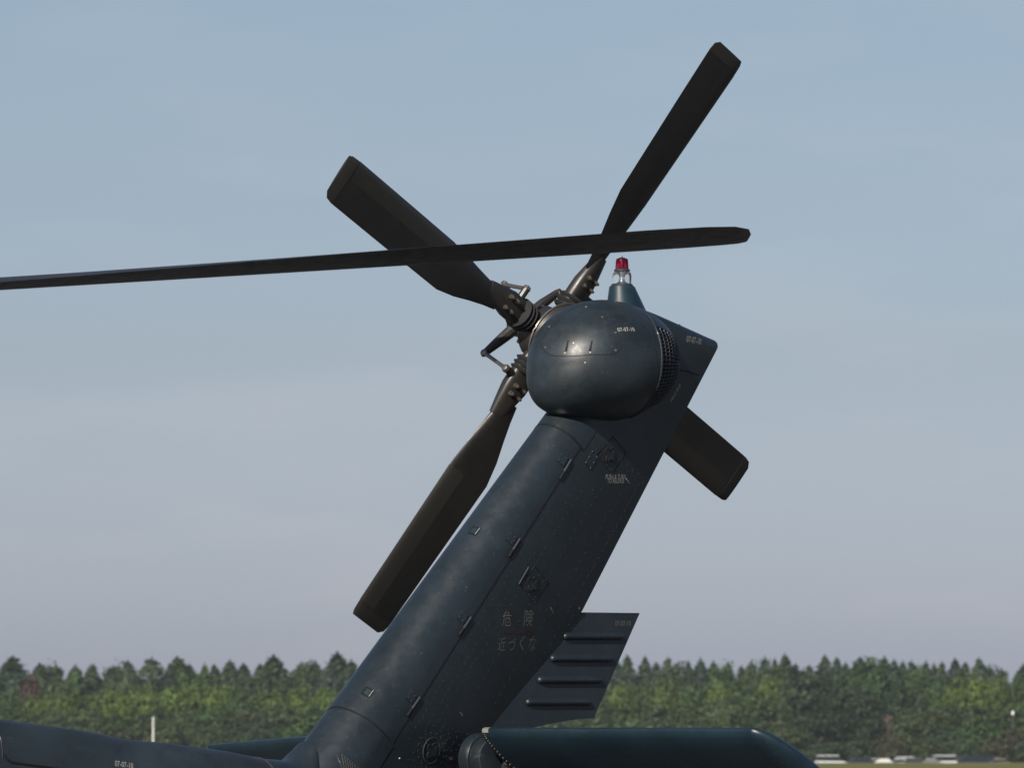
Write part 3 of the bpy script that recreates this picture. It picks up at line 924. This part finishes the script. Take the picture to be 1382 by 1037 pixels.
mark([(845, 646.5), (847, 650), (849.5, 653)], finb, 'white_mark', fin, 'alignment_mark', .0022)
mark([(743.5, 821), (745, 825), (747, 828)], finb, 'grey_mark', fin, 'alignment_mark', .0022)
def patch(pix, trees, mat, parent, name, lift=.0012):
    hs = [hit(x, y, trees) for x, y in pix]
    if all(hs):
        vs = [h[0] + h[1] * lift for h in hs]
        return link(name, mesh_py(name, vs, [tuple(range(len(vs)))], False), M[mat], parent)
patch([(680, 853.6), (711, 853.6), (711, 851.2), (722, 855.3), (711, 859.4), (711, 857), (680, 857)], finb, 'red_mark', fin, 'warning_arrow')
patch([(606, 1022.5), (611, 1022.5), (611, 1026.7), (606, 1026.7)], finb, 'grey_mark', fin, 'paint_mark')
patch([(619.5, 962), (621.5, 961), (625, 966), (623, 967.5)], finb, 'grey_mark', fin, 'paint_mark')
# screw that catches the light at the corner of the base fairing
h = hit(539.5, 1024.5, finb)
m = MB(); m.dome(h[0], h[1], .0055, .004, 10); m.build('bright_screw', M['alu'], fin)
# cooling grille in the base fairing
hs = [hit(x, y, finb) for x, y in ((461, 1019), (486, 1040), (476, 1060), (466, 1046))]
gq = [(461, 1019), (489, 1041), (489, 1066), (468, 1058)]
gh = []
for a in range(9):
    rw = []
    for b in range(9):
        s_, t_ = a / 8, b / 8
        x = (gq[0][0] * (1 - s_) + gq[1][0] * s_) * (1 - t_) + (gq[3][0] * (1 - s_) + gq[2][0] * s_) * t_
        y = (gq[0][1] * (1 - s_) + gq[1][1] * s_) * (1 - t_) + (gq[3][1] * (1 - s_) + gq[2][1] * s_) * t_
        rw.append(hit(x, y, finb))
    gh.append(rw)
if all(h for rw in gh for h in rw):
    m = MB(); m.loft([[h[0] + h[1] * .001 for h in rw] for rw in gh], False, False, False)
    gp = m.build('vent_shade_patch', M['opening_shade'], fin)  # black sheet laid on the skin, painted shade instead of a cut opening
    m = MB()
    for a in range(9):
        m.tube([h[0] + h[1] * .003 for h in gh[a]], .0028, 5)
        m.tube([gh[k][a][0] + gh[k][a][1] * .003 for k in range(9)], .0028, 5)
    m.build('vent_grille', M['grille'], gp)
    seam([(455, 1020), (459, 1030), (465, 1048)], finb, .0035, fin, 'vent_edge', 'grille')

# ------------------------------------------------------------------ trees
def leaf_mat():
    m, n, b = mat_new('foliage'); L = n.links.new
    oi = n.nodes.new('ShaderNodeObjectInfo')
    tc = n.nodes.new('ShaderNodeTexCoord')
    q = n.nodes.new('ShaderNodeTexNoise'); q.inputs['Scale'].default_value = .55; q.inputs['Detail'].default_value = 5; q.inputs['Roughness'].default_value = .7
    L(tc.outputs['Object'], q.inputs['Vector'])
    mr = n.nodes.new('ShaderNodeMapRange'); mr.inputs[1].default_value = .32; mr.inputs[2].default_value = .68; mr.inputs[3].default_value = .68; mr.inputs[4].default_value = 1.32
    L(q.outputs['Fac'], mr.inputs[0])
    mx = n.nodes.new('ShaderNodeVectorMath'); mx.operation = 'SCALE'
    L(oi.outputs['Color'], mx.inputs[0]); L(mr.outputs[0], mx.inputs['Scale'])
    L(mx.outputs[0], b.inputs['Base Color'])
    b.inputs['Roughness'].default_value = .55; b.inputs['Specular IOR Level'].default_value = .25
    tr = n.nodes.new('ShaderNodeBsdfTranslucent'); L(mx.outputs[0], tr.inputs['Color'])
    ms = n.nodes.new('ShaderNodeMixShader'); ms.inputs[0].default_value = .28
    L(b.outputs[0], ms.inputs[1]); L(tr.outputs[0], ms.inputs[2])
    L(ms.outputs[0], n.nodes['Material Output'].inputs['Surface'])
    return m
LEAF = leaf_mat()
BARK = simple('bark', (.06, .048, .036), .9)
def quads_mesh(name, cen, nrm, size, rng):
    """one leaf spray (quad) per centre, facing roughly nrm"""
    n = len(cen)
    nr = nrm + rng.normal(0, .42, (n, 3)); nr /= np.linalg.norm(nr, axis=1)[:, None] + 1e-9
    ref = rng.normal(0, 1, (n, 3))
    u = np.cross(nr, ref); u /= np.linalg.norm(u, axis=1)[:, None] + 1e-9
    v = np.cross(nr, u)
    sz = (size * rng.uniform(.6, 1.35, n))[:, None]
    asp = rng.uniform(.45, .8, n)[:, None]
    P = np.stack([cen - u * sz, cen - v * sz * asp, cen + u * sz, cen + v * sz * asp], 1).reshape(-1, 3)
    me = bpy.data.meshes.new(name)
    me.vertices.add(4 * n); me.vertices.foreach_set('co', P.ravel())
    me.loops.add(4 * n); me.loops.foreach_set('vertex_index', np.arange(4 * n, dtype=np.int32))
    me.polygons.add(n); me.polygons.foreach_set('loop_start', np.arange(0, 4 * n, 4, dtype=np.int32))
    me.polygons.foreach_set('loop_total', np.full(n, 4, dtype=np.int32))
    me.update(); me.validate()
    me.materials.append(LEAF)
    return me
def conifer(seed, Hh=16.0, Rm=2.9, base=.12):
    rng = np.random.default_rng(seed)
    cs, ns, ss = [], [], []
    lean = rng.uniform(0, 6.28)
    nb = 150
    prof_n = rng.uniform(.75, 1.25, 12)
    for i in range(nb):
        t = (i + rng.uniform(0, 1)) / nb
        t = 1 - (1 - t) ** .62 if False else t ** 1.25
        tt = base + (1 - base) * t
        rad = Rm * 1.35 * (1 - t) ** .74 * np.interp(t * 11, np.arange(12), prof_n) + .08
        a = i * 2.4 + rng.uniform(-.5, .5)
        for q in range(2):
            rr = rad * rng.uniform(.35, 1.08)
            c = np.array([math.cos(a) * rr, math.sin(a) * rr, tt * Hh - rr * .28])
            br = .17 + .80 * (1 - t)
            k = 16
            p = c + rng.normal(0, 1, (k, 3)) * np.array([br, br, br * .6]) * .75
            o = p - np.array([0, 0, tt * Hh - .6]); o[:, 2] = np.abs(o[:, 2]) * .5 + .35
            o /= np.linalg.norm(o, axis=1)[:, None]
            cs.append(p); ns.append(o); ss.append(np.full(k, .26 + .16 * (1 - t)))
    # leader
    k = 34
    q_ = rng.uniform(0, 1, k)
    p = np.stack([rng.normal(0, 1, k) * .34 * (1 - q_), rng.normal(0, 1, k) * .34 * (1 - q_), Hh - 1.0 + 1.45 * q_], 1)
    cs.append(p); ns.append(rng.normal(0, 1, (k, 3))); ss.append(np.full(k, .17))
    return quads_mesh('conifer_crown', np.concatenate(cs), np.concatenate(ns), np.concatenate(ss), rng)
def broadleaf(seed, Hh=12.0, Rm=4.2, low=.12, lobes=13):
    rng = np.random.default_rng(seed)
    L_ = []
    for i in range(lobes):
        a = i * 2.4 + rng.uniform(-.6, .6); t = (i + .5) / lobes
        zz = low * Hh + (1 - low) * Hh * (.18 + .68 * t)
        env = math.sqrt(max(.05, 1 - (2 * (.22 + .62 * t) - 1) ** 2))
        rr = Rm * env * rng.uniform(.35, .72) * (1 - .45 * t)
        L_.append((np.array([math.cos(a) * rr, math.sin(a) * rr, zz]), Rm * rng.uniform(.34, .52)))
    L_.append((np.array([rng.normal(0, .3), rng.normal(0, .3), Hh - Rm * .42]), Rm * .40))
    cs, ns, ss = [], [], []
    for c, r in L_:
        nc = 17
        for j in range(nc):
            d = rng.normal(0, 1, 3); d /= np.linalg.norm(d); d[2] = d[2] * .9 + .12
            q = c + d * r * rng.uniform(.72, 1.04)
            q[2] = max(q[2], .3)
            k = 17
            br = r * rng.uniform(.20, .33)
            p = q + rng.normal(0, 1, (k, 3)) * br * np.array([1, 1, .7])
            o = (p - c) / r + d * .8; o[:, 2] += .3
            o /= np.linalg.norm(o, axis=1)[:, None]
            cs.append(p); ns.append(o); ss.append(np.full(k, .30))
    return quads_mesh('broadleaf_crown', np.concatenate(cs), np.concatenate(ns), np.concatenate(ss), rng)
def bare(seed):
    rng = random.Random(seed); m = MB()
    for i in range(46):
        t = rng.uniform(.2, .95); a = rng.uniform(0, 6.28); ln = 2.6 * (1.15 - t)
        p = Vector((0, 0, 10 * t)); q = p + Vector((math.cos(a) * ln, math.sin(a) * ln, ln * rng.uniform(.5, 1.1)))
        m.tube([p, p.lerp(q, .5) + Vector((0, 0, .15)), q], [.09, .06, .03], 4)
        for k in range(4):
            s_ = p.lerp(q, rng.uniform(.4, 1)); b = rng.uniform(0, 6.28)
            m.tube([s_, s_ + Vector((math.cos(b) * .8, math.sin(b) * .8, rng.uniform(.2, .8)))], [.045, .02], 4)
    return m.mesh('bare_branches', False)
def trunk_mesh(h, r):
    m = MB()
    m.tube([(0, 0, -.3), (.06, .03, h * .3), (-.05, .05, h * .65), (0, 0, h * .92)], [r * 1.25, r, r * .6, r * .12], 8)
    for k in range(6):
        a = k * 2.4; z = h * (.3 + .09 * k)
        m.tube([(0, 0, z), (math.cos(a) * h * .1, math.sin(a) * h * .1, z + h * .07)], [r * .35, r * .12], 5)
    me = m.mesh('trunk'); me.materials.append(BARK); return me
CONE = [(conifer(11 + i, 16, rm), 16.0, rm * 2.7 + .6) for i, rm in enumerate((2.5, 3.0, 3.5, 2.8, 3.9, 3.2))]
ROUND = [(broadleaf(41 + i, 12, rm, lw, lb), 12.0, rm * 2 + .6) for i, (rm, lw, lb) in enumerate(((4.0, .1, 13), (4.6, .08, 15), (3.6, .12, 12), (4.3, .1, 16), (5.2, .05, 15)))]
BUSH = [(broadleaf(81 + i, 6, rm, .0, lb), 6.0, rm * 2 + .6) for i, (rm, lb) in enumerate(((3.6, 11), (4.2, 13), (3.2, 10), (4.8, 13)))]
TRUNKS = {'c': trunk_mesh(15.2, .26), 'b': trunk_mesh(9.5, .30), 's': trunk_mesh(4.2, .14)}
BARE = bare(5); BARE.materials.append(simple('dead_wood', (.15, .115, .085), .9))
tree_rng = random.Random(3)
COUNT = {}
def tree(px, topy, D, wpx, kind, col, label, group=None, cat='tree', name=None):
    lib = {'c': CONE, 'b': ROUND, 's': BUSH}[kind]
    me, Hm, Wm = lib[tree_rng.randrange(len(lib))]
    p = ground_at(px, D)
    hgt = CAMZ + .65 + (HORIZON - topy) / FPX * D
    sz = hgt / (Hm + (.45 if kind == 'c' else .1)); sx_ = wpx / FPX * D / Wm
    name = name or {'c': 'conifer_tree', 'b': 'broadleaf_tree', 's': 'shrub'}[kind]
    o = bpy.data.objects.new(name, None); COL.objects.link(o)
    o.location = p; o.scale = (sx_, sx_, sz); o.rotation_euler = (0, 0, tree_rng.uniform(0, 6.28))
    o['label'] = label; o['category'] = cat
    if group: o['group'] = group
    c = bpy.data.objects.new('crown', me); COL.objects.link(c); c.parent = o
    v = tree_rng.uniform(.82, 1.18)
    c.color = (col[0] * v * tree_rng.uniform(.93, 1.07), col[1] * v, col[2] * v, 1)
    t = bpy.data.objects.new('trunk', TRUNKS[kind]); COL.objects.link(t); t.parent = o
    return o
ORD = 'first second third fourth fifth sixth seventh eighth ninth tenth eleventh twelfth thirteenth fourteenth fifteenth sixteenth seventeenth eighteenth nineteenth twentieth'.split()
DARK = (.038, .064, .026); BLUE = (.032, .058, .036); OLIVE = (.050, .072, .026); BRIGHT = (.080, .122, .020); MIDG = (.048, .086, .023); BROWN = (.058, .060, .028)
def labelled_row(items, kind, what, where, group, cat='tree'):
    """items: (px, top, D, width, colour) sorted from the anchor outwards; each label counts from the anchor named in where"""
    for i, (px, ty, D, wd, col) in enumerate(items):
        tree(px, ty, D, wd, kind, col, '%s, %s %s' % (what, ORD[i] if i < 20 else 'far', where), group, cat)
# skyline, left of the fin
skyL = [(16.7, 886, 70), (53, 896, 52), (75, 898, 50), (101, 899, 46), (122, 898, 40), (152, 899, 46), (172, 891, 46), (205, 887, 66), (239, 887, 62), (256, 895, 34), (275, 902, 40), (289, 897, 38), (310, 892, 46), (328, 896, 42), (350, 897, 38), (369, 885, 60), (407, 893, 58), (424, 891, 44), (455, 881, 56), (474, 891, 46)]
labelled_row([(x, y, 1290 + tree_rng.uniform(-25, 25), wd * 2.3, BLUE if i in (6,) else DARK) for i, (x, y, wd) in enumerate(skyL)], 'c',
             'dark pointed conifer on the skyline left of the tail fin', 'from the left edge', 'skyline conifers left of the fin')
skyR = [(832, 890, 40), (846.5, 885, 40), (871, 886, 40), (886, 893, 40), (901, 886, 38), (914, 895, 34), (929, 892, 32), (945, 887, 38), (963, 893, 38), (982, 892, 36), (1001, 899, 38), (1014, 891, 34), (1032.5, 887, 36), (1046, 889, 32), (1060, 882.5, 44), (1074, 895, 36), (1092, 897, 36), (1113.5, 883, 42), (1130, 886, 36), (1142, 893, 34)]
labelled_row([(x, y, 1290 + tree_rng.uniform(-25, 25), wd * 2.1, DARK if i % 3 else BLUE) for i, (x, y, wd) in enumerate(skyR)], 'c',
             'dark pointed conifer on the skyline right of the fin', 'from the trailing-edge panel', 'skyline conifers right of the fin')
skyE = [(1396, 890, 60), (1382, 897, 44), (1352, 903, 42), (1336, 900, 40), (1322, 887, 44), (1303, 893, 40), (1289, 889.5, 40), (1271.5, 894, 32), (1261, 895, 32), (1250, 893, 34), (1231, 891, 40), (1219, 893, 34), (1207, 891, 36), (1194, 887, 42), (1179, 894, 36), (1161, 886, 44)]
labelled_row([(x, y, 1290 + tree_rng.uniform(-25, 25), wd * 2.1, DARK if i % 3 else BLUE) for i, (x, y, wd) in enumerate(skyE)], 'c',
             'dark conifer on the right-hand skyline', 'from the right edge', 'skyline conifers near the right edge')
# outside the frame and behind the fin the wood carries on
for wh, xs in (('straight behind the tail fin, %s from its leading edge', range(500, 830, 30)), ('beyond the left edge of the view, %s outward', range(-30, -560, -48)), ('beyond the right edge of the view, %s outward', range(1425, 2020, 48))):
    for i, x in enumerate(xs):
        tree(x, 892 + tree_rng.uniform(-6, 8), 1290 + tree_rng.uniform(-25, 25), 85 if 490 < x < 840 else 130, 'c', DARK, 'dark conifer ' + wh % ORD[i], 'conifers behind the fin' if 490 < x < 840 else 'conifers beyond the view')
# second rank just below the skyline
for a, b, where, grp in ((-14, 490, 'from the left edge', 'left of the fin'), (812, 1090, 'from the trailing-edge panel', 'right of the fin'), (1400, 1092, 'from the right edge', 'near the right edge')):
    st = 27 if b > a else -27
    for i, x in enumerate(range(a, b, st)):
        kd = 'c' if tree_rng.random() < .65 else 'b'
        tree(x + tree_rng.uniform(-9, 9), 902 + tree_rng.uniform(-7, 11) + (7 if x > 1320 else 0), 1250 + tree_rng.uniform(-12, 12), 62 + tree_rng.uniform(-6, 16), kd,
             tree_rng.choice([DARK, MIDG, BLUE, DARK, OLIVE]), '%s of the second rank, %s %s' % ('green conifer' if kd == 'c' else 'green round tree', ORD[i], where), 'second rank of the wood ' + grp)
tree(42, 914, 1215, 52, 'b', (.085, .052, .040), 'reddish brown tree crown among the greens at far left')
tree(78, 917, 1210, 60, 'b', OLIVE, 'greyish green round crown just right of the reddish brown tree')
# bright middle rank, left
midL = [(10, 936, 66), (48, 941, 60), (90, 935, 66), (128, 941, 60), (160, 930, 66), (196, 932, 70), (232, 929, 66), (262, 925, 62), (298, 929, 70), (330, 931, 60), (366, 932, 72), (402, 930, 66), (438, 931, 64), (470, 934, 60)]
labelled_row([(x, y, 1195 + tree_rng.uniform(-10, 10), wd * 1.1, BRIGHT if i not in (0, 9) else MIDG) for i, (x, y, wd) in enumerate(midL)], 'b',
             'bright green round broadleaf tree halfway up the wood', 'from the left edge', 'bright broadleaf trees left of the fin')
# darker olive rank in front, left
lowL = [(20, 958, 80), (70, 962, 74), (118, 957, 78), (160, 966, 76), (205, 962, 84), (250, 960, 80), (290, 956, 74), (330, 957, 80), (372, 954, 76), (415, 957, 84), (455, 960, 70)]
labelled_row([(x, y, 1150 + tree_rng.uniform(-10, 10), wd * 1.12, OLIVE if i % 3 else MIDG) for i, (x, y, wd) in enumerate(lowL)], 'b',
             'dull olive low tree in front of the bright ones', 'from the left edge', 'olive trees left of the fin')
fr = [(30, 985, 80), (95, 988, 84), (150, 985, 80), (225, 984, 84), (285, 986, 76), (345, 984, 80), (400, 983, 74), (445, 984, 70)]
for i, (x, y, wd) in enumerate(fr):
    tree(x, y, 1105 + tree_rng.uniform(-8, 8), wd * 1.15, 's', tree_rng.choice([OLIVE, DARK, MIDG]), 'low dark shrub above the tail boom, %s from the left edge' % ORD[i], 'front shrubs left of the fin', 'shrub')
# right: middle rank
midR = [(838, 925, 56), (868, 930, 58), (900, 925, 60), (935, 924, 62), (968, 929, 58), (1000, 922, 62), (1036, 919, 60)]
labelled_row([(x, y, 1200 + tree_rng.uniform(-10, 10), wd * 1.15, MIDG if i % 2 else BRIGHT) for i, (x, y, wd) in enumerate(midR)], 'b',
             'mid green round tree halfway up the wood', 'right of the trailing-edge panel', 'mid green trees right of the fin')
lowR = [(845, 955, 74), (890, 952, 80), (935, 945, 78), (975, 942, 76), (1015, 937, 80), (1045, 948, 70)]
labelled_row([(x, y, 1155 + tree_rng.uniform(-8, 8), wd * 1.15, OLIVE if i % 2 else MIDG) for i, (x, y, wd) in enumerate(lowR)], 'b',
             'olive rounded tree above the stabilator', 'right of the trailing-edge panel', 'olive trees above the stabilator')
for i, (x, y, wd) in enumerate([(860, 976, 80), (920, 970, 84), (985, 964, 86), (1040, 975, 80)]):
    tree(x, y, 1110, wd * 1.15, 's', OLIVE, 'low olive shrub behind the stabilator, %s from the fin' % ORD[i], 'shrubs behind the stabilator', 'shrub')
# the notable trees on the right
tree(1180, 892, 1225, 96, 'b', (.034, .074, .020), 'tall fresh green round tree reaching the skyline above the dark thicket')
tree(1150, 903, 1215, 80, 'b', MIDG, 'green round tree left of and just below the tall fresh green one')
tree(1215, 914, 1195, 66, 'c', (.030, .056, .020), 'very dark conifer with ragged side right of the tall green tree')
tree(1243, 930, 1190, 54, 'c', (.036, .060, .022), 'dark small conifer at right of the very dark ragged conifer')
tree(1090, 916, 1165, 120, 'b', (.026, .044, .018), 'large dark round broadleaf tree above the stabilator tip')
tree(1150, 928, 1140, 130, 'b', (.024, .041, .017), 'largest dark broadleaf tree left of the dead bare one')
tree(1115, 958, 1118, 120, 'b', (.026, .044, .017), 'dark green low round tree directly over the white roofed van')
tree(1180, 968, 1110, 96, 'b', (.025, .042, .017), 'dark round tree at the foot of the dead bare one')
tree(1065, 985, 1100, 90, 's', OLIVE, 'olive shrub touching the stabilator tip', cat='shrub')
for i, (x, y, c) in enumerate([(1292, 915, BRIGHT), (1320, 914, BRIGHT), (1348, 917, BRIGHT), (1378, 918, MIDG)]):
    tree(x, y, 1195, 56, 'b', c, 'bright yellow-green tree on the right slope, %s of four in a row' % ORD[i], 'yellow-green trees at right')
tree(1262, 925, 1200, 62, 'b', MIDG, 'soft green tree between dark conifers and the yellow-green row')
tree(1225, 962, 1150, 70, 'b', OLIVE, 'olive tree right of the dead bare one')
for i, (x, y, wd) in enumerate([(1265, 957, 90), (1310, 955, 90), (1355, 953, 84), (1395, 955, 80)]):
    tree(x, y, 1150, wd * 1.15, 'b', OLIVE if i != 2 else MIDG, 'broad olive hedge-like tree below the yellow-green row, %s from left' % ORD[i], 'hedge-like trees at right')
for i, (x, y, wd, c) in enumerate([(1230, 978, 84, OLIVE), (1278, 990, 80, DARK), (1325, 985, 84, MIDG), (1372, 984, 70, BROWN), (1205, 1000, 60, BROWN), (1250, 1003, 66, OLIVE), (1300, 1004, 60, DARK), (1345, 1004, 60, BROWN), (1160, 1003, 60, DARK), (1115, 1004, 66, DARK), (1392, 1006, 60, OLIVE)]):
    tree(x, y, 1095 if y < 1000 else 1082, wd * 1.15, 's', c, ('round shrub behind the parked cars, %s of the upper row from left' % ORD[i]) if i < 4 else ('low shrub close behind the cars, number %s counted in its row' % ORD[i - 4]), 'shrubs behind the cars', 'shrub')
for i, x in enumerate(range(500, 830, 60)):
    tree(x, 935, 1190, 76, 'b', MIDG, 'green broadleaf tree straight behind the tail fin, %s from its leading edge' % ORD[i], 'trees behind the fin')
    tree(x, 972, 1120, 92, 's', OLIVE, 'olive shrub straight behind the tail fin, %s from its leading edge' % ORD[i], 'shrubs behind the fin', 'shrub')
for sd, xs in (('left', range(-36, -560, -90)), ('right', range(1430, 2020, 90))):
    for i, x in enumerate(xs):
        tree(x, 938, 1180, 120, 'b', MIDG, 'green tree just beyond the %s edge of the view, %s outward' % (sd, ORD[i]), 'trees beyond the view')
        tree(x, 975, 1120, 135, 's', OLIVE, 'olive shrub just beyond the %s edge of the view, %s outward' % (sd, ORD[i]), 'shrubs beyond the view', 'shrub')
# the dead tree
o = bpy.data.objects.new('dead_tree', None); COL.objects.link(o)
o.location = ground_at(1199, 1108); o.scale = (.75, .75, .80)
o['label'] = 'dead bare brownish tree standing against the dark thicket above the cars'; o['category'] = 'tree'
c = bpy.data.objects.new('bare_branches', BARE); COL.objects.link(c); c.parent = o
t = bpy.data.objects.new('trunk', TRUNKS['b']); COL.objects.link(t); t.parent = o

# ------------------------------------------------------------------ poles
p = ground_at(206.7, 1045)
m = MB(); m.tube([(0, 0, 0), (0, 0, 7.4)], [.16, .13], 10)
m.lathe([(0, .35), (.12, .35), (.13, .2)], (0, 0, 0), UP, 12); m.lathe([(7.4, .14), (7.5, .19), (7.6, .10)], (0, 0, 0), UP, 10)
pl = m.build('marker_pole', simple('white_pole', (.62, .60, .56), .6)); pl.location = p
pl['label'] = 'white marker pole standing beyond the tail boom before the wood'; pl['category'] = 'pole'
p = ground_at(1367, 1098)
m = MB(); m.tube([(0, 0, 0), (0, 0, 8.2)], [.10, .07], 8)
pl = m.build('lamp_pole', simple('pole_grey', (.06, .07, .06), .6)); pl.location = p
m = MB(); m.box((0, 0, 8.5), (.17, 0, 0), (0, .13, 0), (0, 0, .28)); m.build('lamp_head', simple('white_lamp', (.75, .75, .73), .5), pl, smooth=False)
pl['label'] = 'thin pole with white box head rising from shrubs near the right edge'; pl['category'] = 'pole'

# ------------------------------------------------------------------ parked vehicles
CARMAT = {}
def carpaint(k, c):
    if k not in CARMAT: CARMAT[k] = simple('car_paint_' + k, c, .42)
    return CARMAT[k]
def car(px, D, rot, kind, paintk, col, label):
    o = bpy.data.objects.new('parked_car' if kind != 'van' else 'parked_van', None); COL.objects.link(o)
    o.location = ground_at(px, D); o.rotation_euler = (0, 0, rot)
    o['label'] = label; o['category'] = 'van' if kind == 'van' else 'car'; o['group'] = 'vehicles parked before the wood'
    L_ = {'sedan': 4.5, 'suv': 4.5, 'van': 4.7}[kind]
    if kind == 'sedan':
        side = [(-2.2, .35), (-2.25, .75), (-2.1, .95), (-1.5, 1.0), (1.0, .95), (2.1, .78), (2.25, .6), (2.2, .35)]
        cab = [(-1.75, .98), (-1.1, 1.42), (.2, 1.45), (1.05, .95)]
    elif kind == 'suv':
        side = [(-2.2, .4), (-2.25, .85), (-2.2, 1.1), (1.0, 1.1), (2.1, .98), (2.25, .75), (2.2, .4)]
        cab = [(-2.15, 1.09), (-1.95, 1.68), (.3, 1.72), (1.05, 1.09)]
    else:
        side = [(-2.3, .35), (-2.35, .8), (-2.3, 1.15), (1.5, 1.12), (2.25, .95), (2.35, .7), (2.3, .35)]
        cab = [(-2.25, 1.14), (-2.1, 1.92), (.9, 1.95), (1.7, 1.10)]
    m = MB(); hw = .86
    m.loft([[Vector((x, s * hw * k, z)) for x, z in side] for s, k in ((-1, .96), (-1, 1.0), (1, 1.0), (1, .96))])
    body = m.build('body', carpaint(paintk, col), o, angle=30)
    m = MB(); m.loft([[Vector((x, s * (hw - .06 - .12 * (z > 1.2)), z)) for x, z in cab] for s in (-1, 1)])
    m.build('window', M['glass_dark'], o, smooth=False)
    m = MB(); xs = [c_[0] for c_ in cab[1:3]]; zt = cab[1][1]
    m.box(((xs[0] + xs[1]) / 2, 0, zt + .03), ((xs[1] - xs[0]) / 2 + .08, 0, .0), (0, hw - .15, 0), (0, 0, .05)); m.build('roof', carpaint(paintk, col), o, smooth=False)
    for sx_, sy in ((-1.4, -1), (-1.4, 1), (1.4, -1), (1.4, 1)):
        m = MB(); m.lathe([(-.1, .2), (-.1, .32), (.1, .32), (.1, .2)], (sx_, sy * .80, .325), (0, 1, 0), 16); m.build('wheel', M['tyre'], o)
    for sy in (-1, 1):
        m = MB(); m.box((2.2, sy * .62, .72), (.06, 0, 0), (0, .18, 0), (0, 0, .08)); m.build('headlight', M['strip'], o, smooth=False)
WHITE = (.72, .73, .73)
car(1122, 1052, R(12), 'van', 'white', WHITE, 'white van at the left end of the parked row by the stabilator tip')
car(1156, 1056, R(-165), 'suv', 'black', (.02, .022, .028), 'black car just right of the leftmost white van')
car(1190, 1052, R(170), 'sedan', 'silver', (.42, .43, .44), 'silver low car between the black car and the white saloon')
car(1212, 1056, R(200), 'sedan', 'white', WHITE, 'white saloon right of the silver low car')
car(1240, 1056, R(8), 'sedan', 'grey', (.10, .11, .12), 'dark grey saloon left of the white high-roofed van')
car(1269, 1050, R(190), 'van', 'white', WHITE, 'white high-roofed van in the middle of the row right of a grey saloon')
car(1287, 1054, R(250), 'sedan', 'red', (.28, .03, .02), 'small red car parked between the white and blue vans')
car(1308, 1052, R(200), 'van', 'blue', (.022, .032, .06), 'dark blue van right of the red car')
car(1335, 1056, R(15), 'suv', 'navy', (.02, .024, .035), 'dark car between the blue van and the beige saloon')
car(1173, 1058, R(185), 'sedan', 'silver', (.42, .43, .44), 'silver saloon parked close behind the black car')
car(1228, 1060, R(15), 'suv', 'white', WHITE, 'white tall car behind the dark grey saloon')
car(1253, 1047, R(175), 'sedan', 'pale', (.30, .31, .31), 'pale grey saloon just left of the white high-roofed van')
car(1345, 1050, R(190), 'sedan', 'beige', (.30, .25, .20), 'beige saloon at the far right of the row beyond the dark car')
car(1297, 1057, R(265), 'sedan', 'white', WHITE, 'white car seen nose-on before the dark blue van')

# ------------------------------------------------------------------ haze
hz = bpy.data.materials.new('haze_air'); hz.use_nodes = True
hn = hz.node_tree; hn.nodes.clear()
ho = hn.nodes.new('ShaderNodeOutputMaterial'); hv = hn.nodes.new('ShaderNodeVolumePrincipled')
hv.inputs['Color'].default_value = (.80, .88, 1.0, 1); hv.inputs['Density'].default_value = 0.00007; hv.inputs['Anisotropy'].default_value = .2
hn.links.new(hv.outputs[0], ho.inputs['Volume'])
m = MB(); m.box((0, 3000, 12.0), (4200, 0, 0), (0, 4200, 0), (0, 0, 13.8))
link('haze', m.mesh('haze', False), hz, kind='stuff')
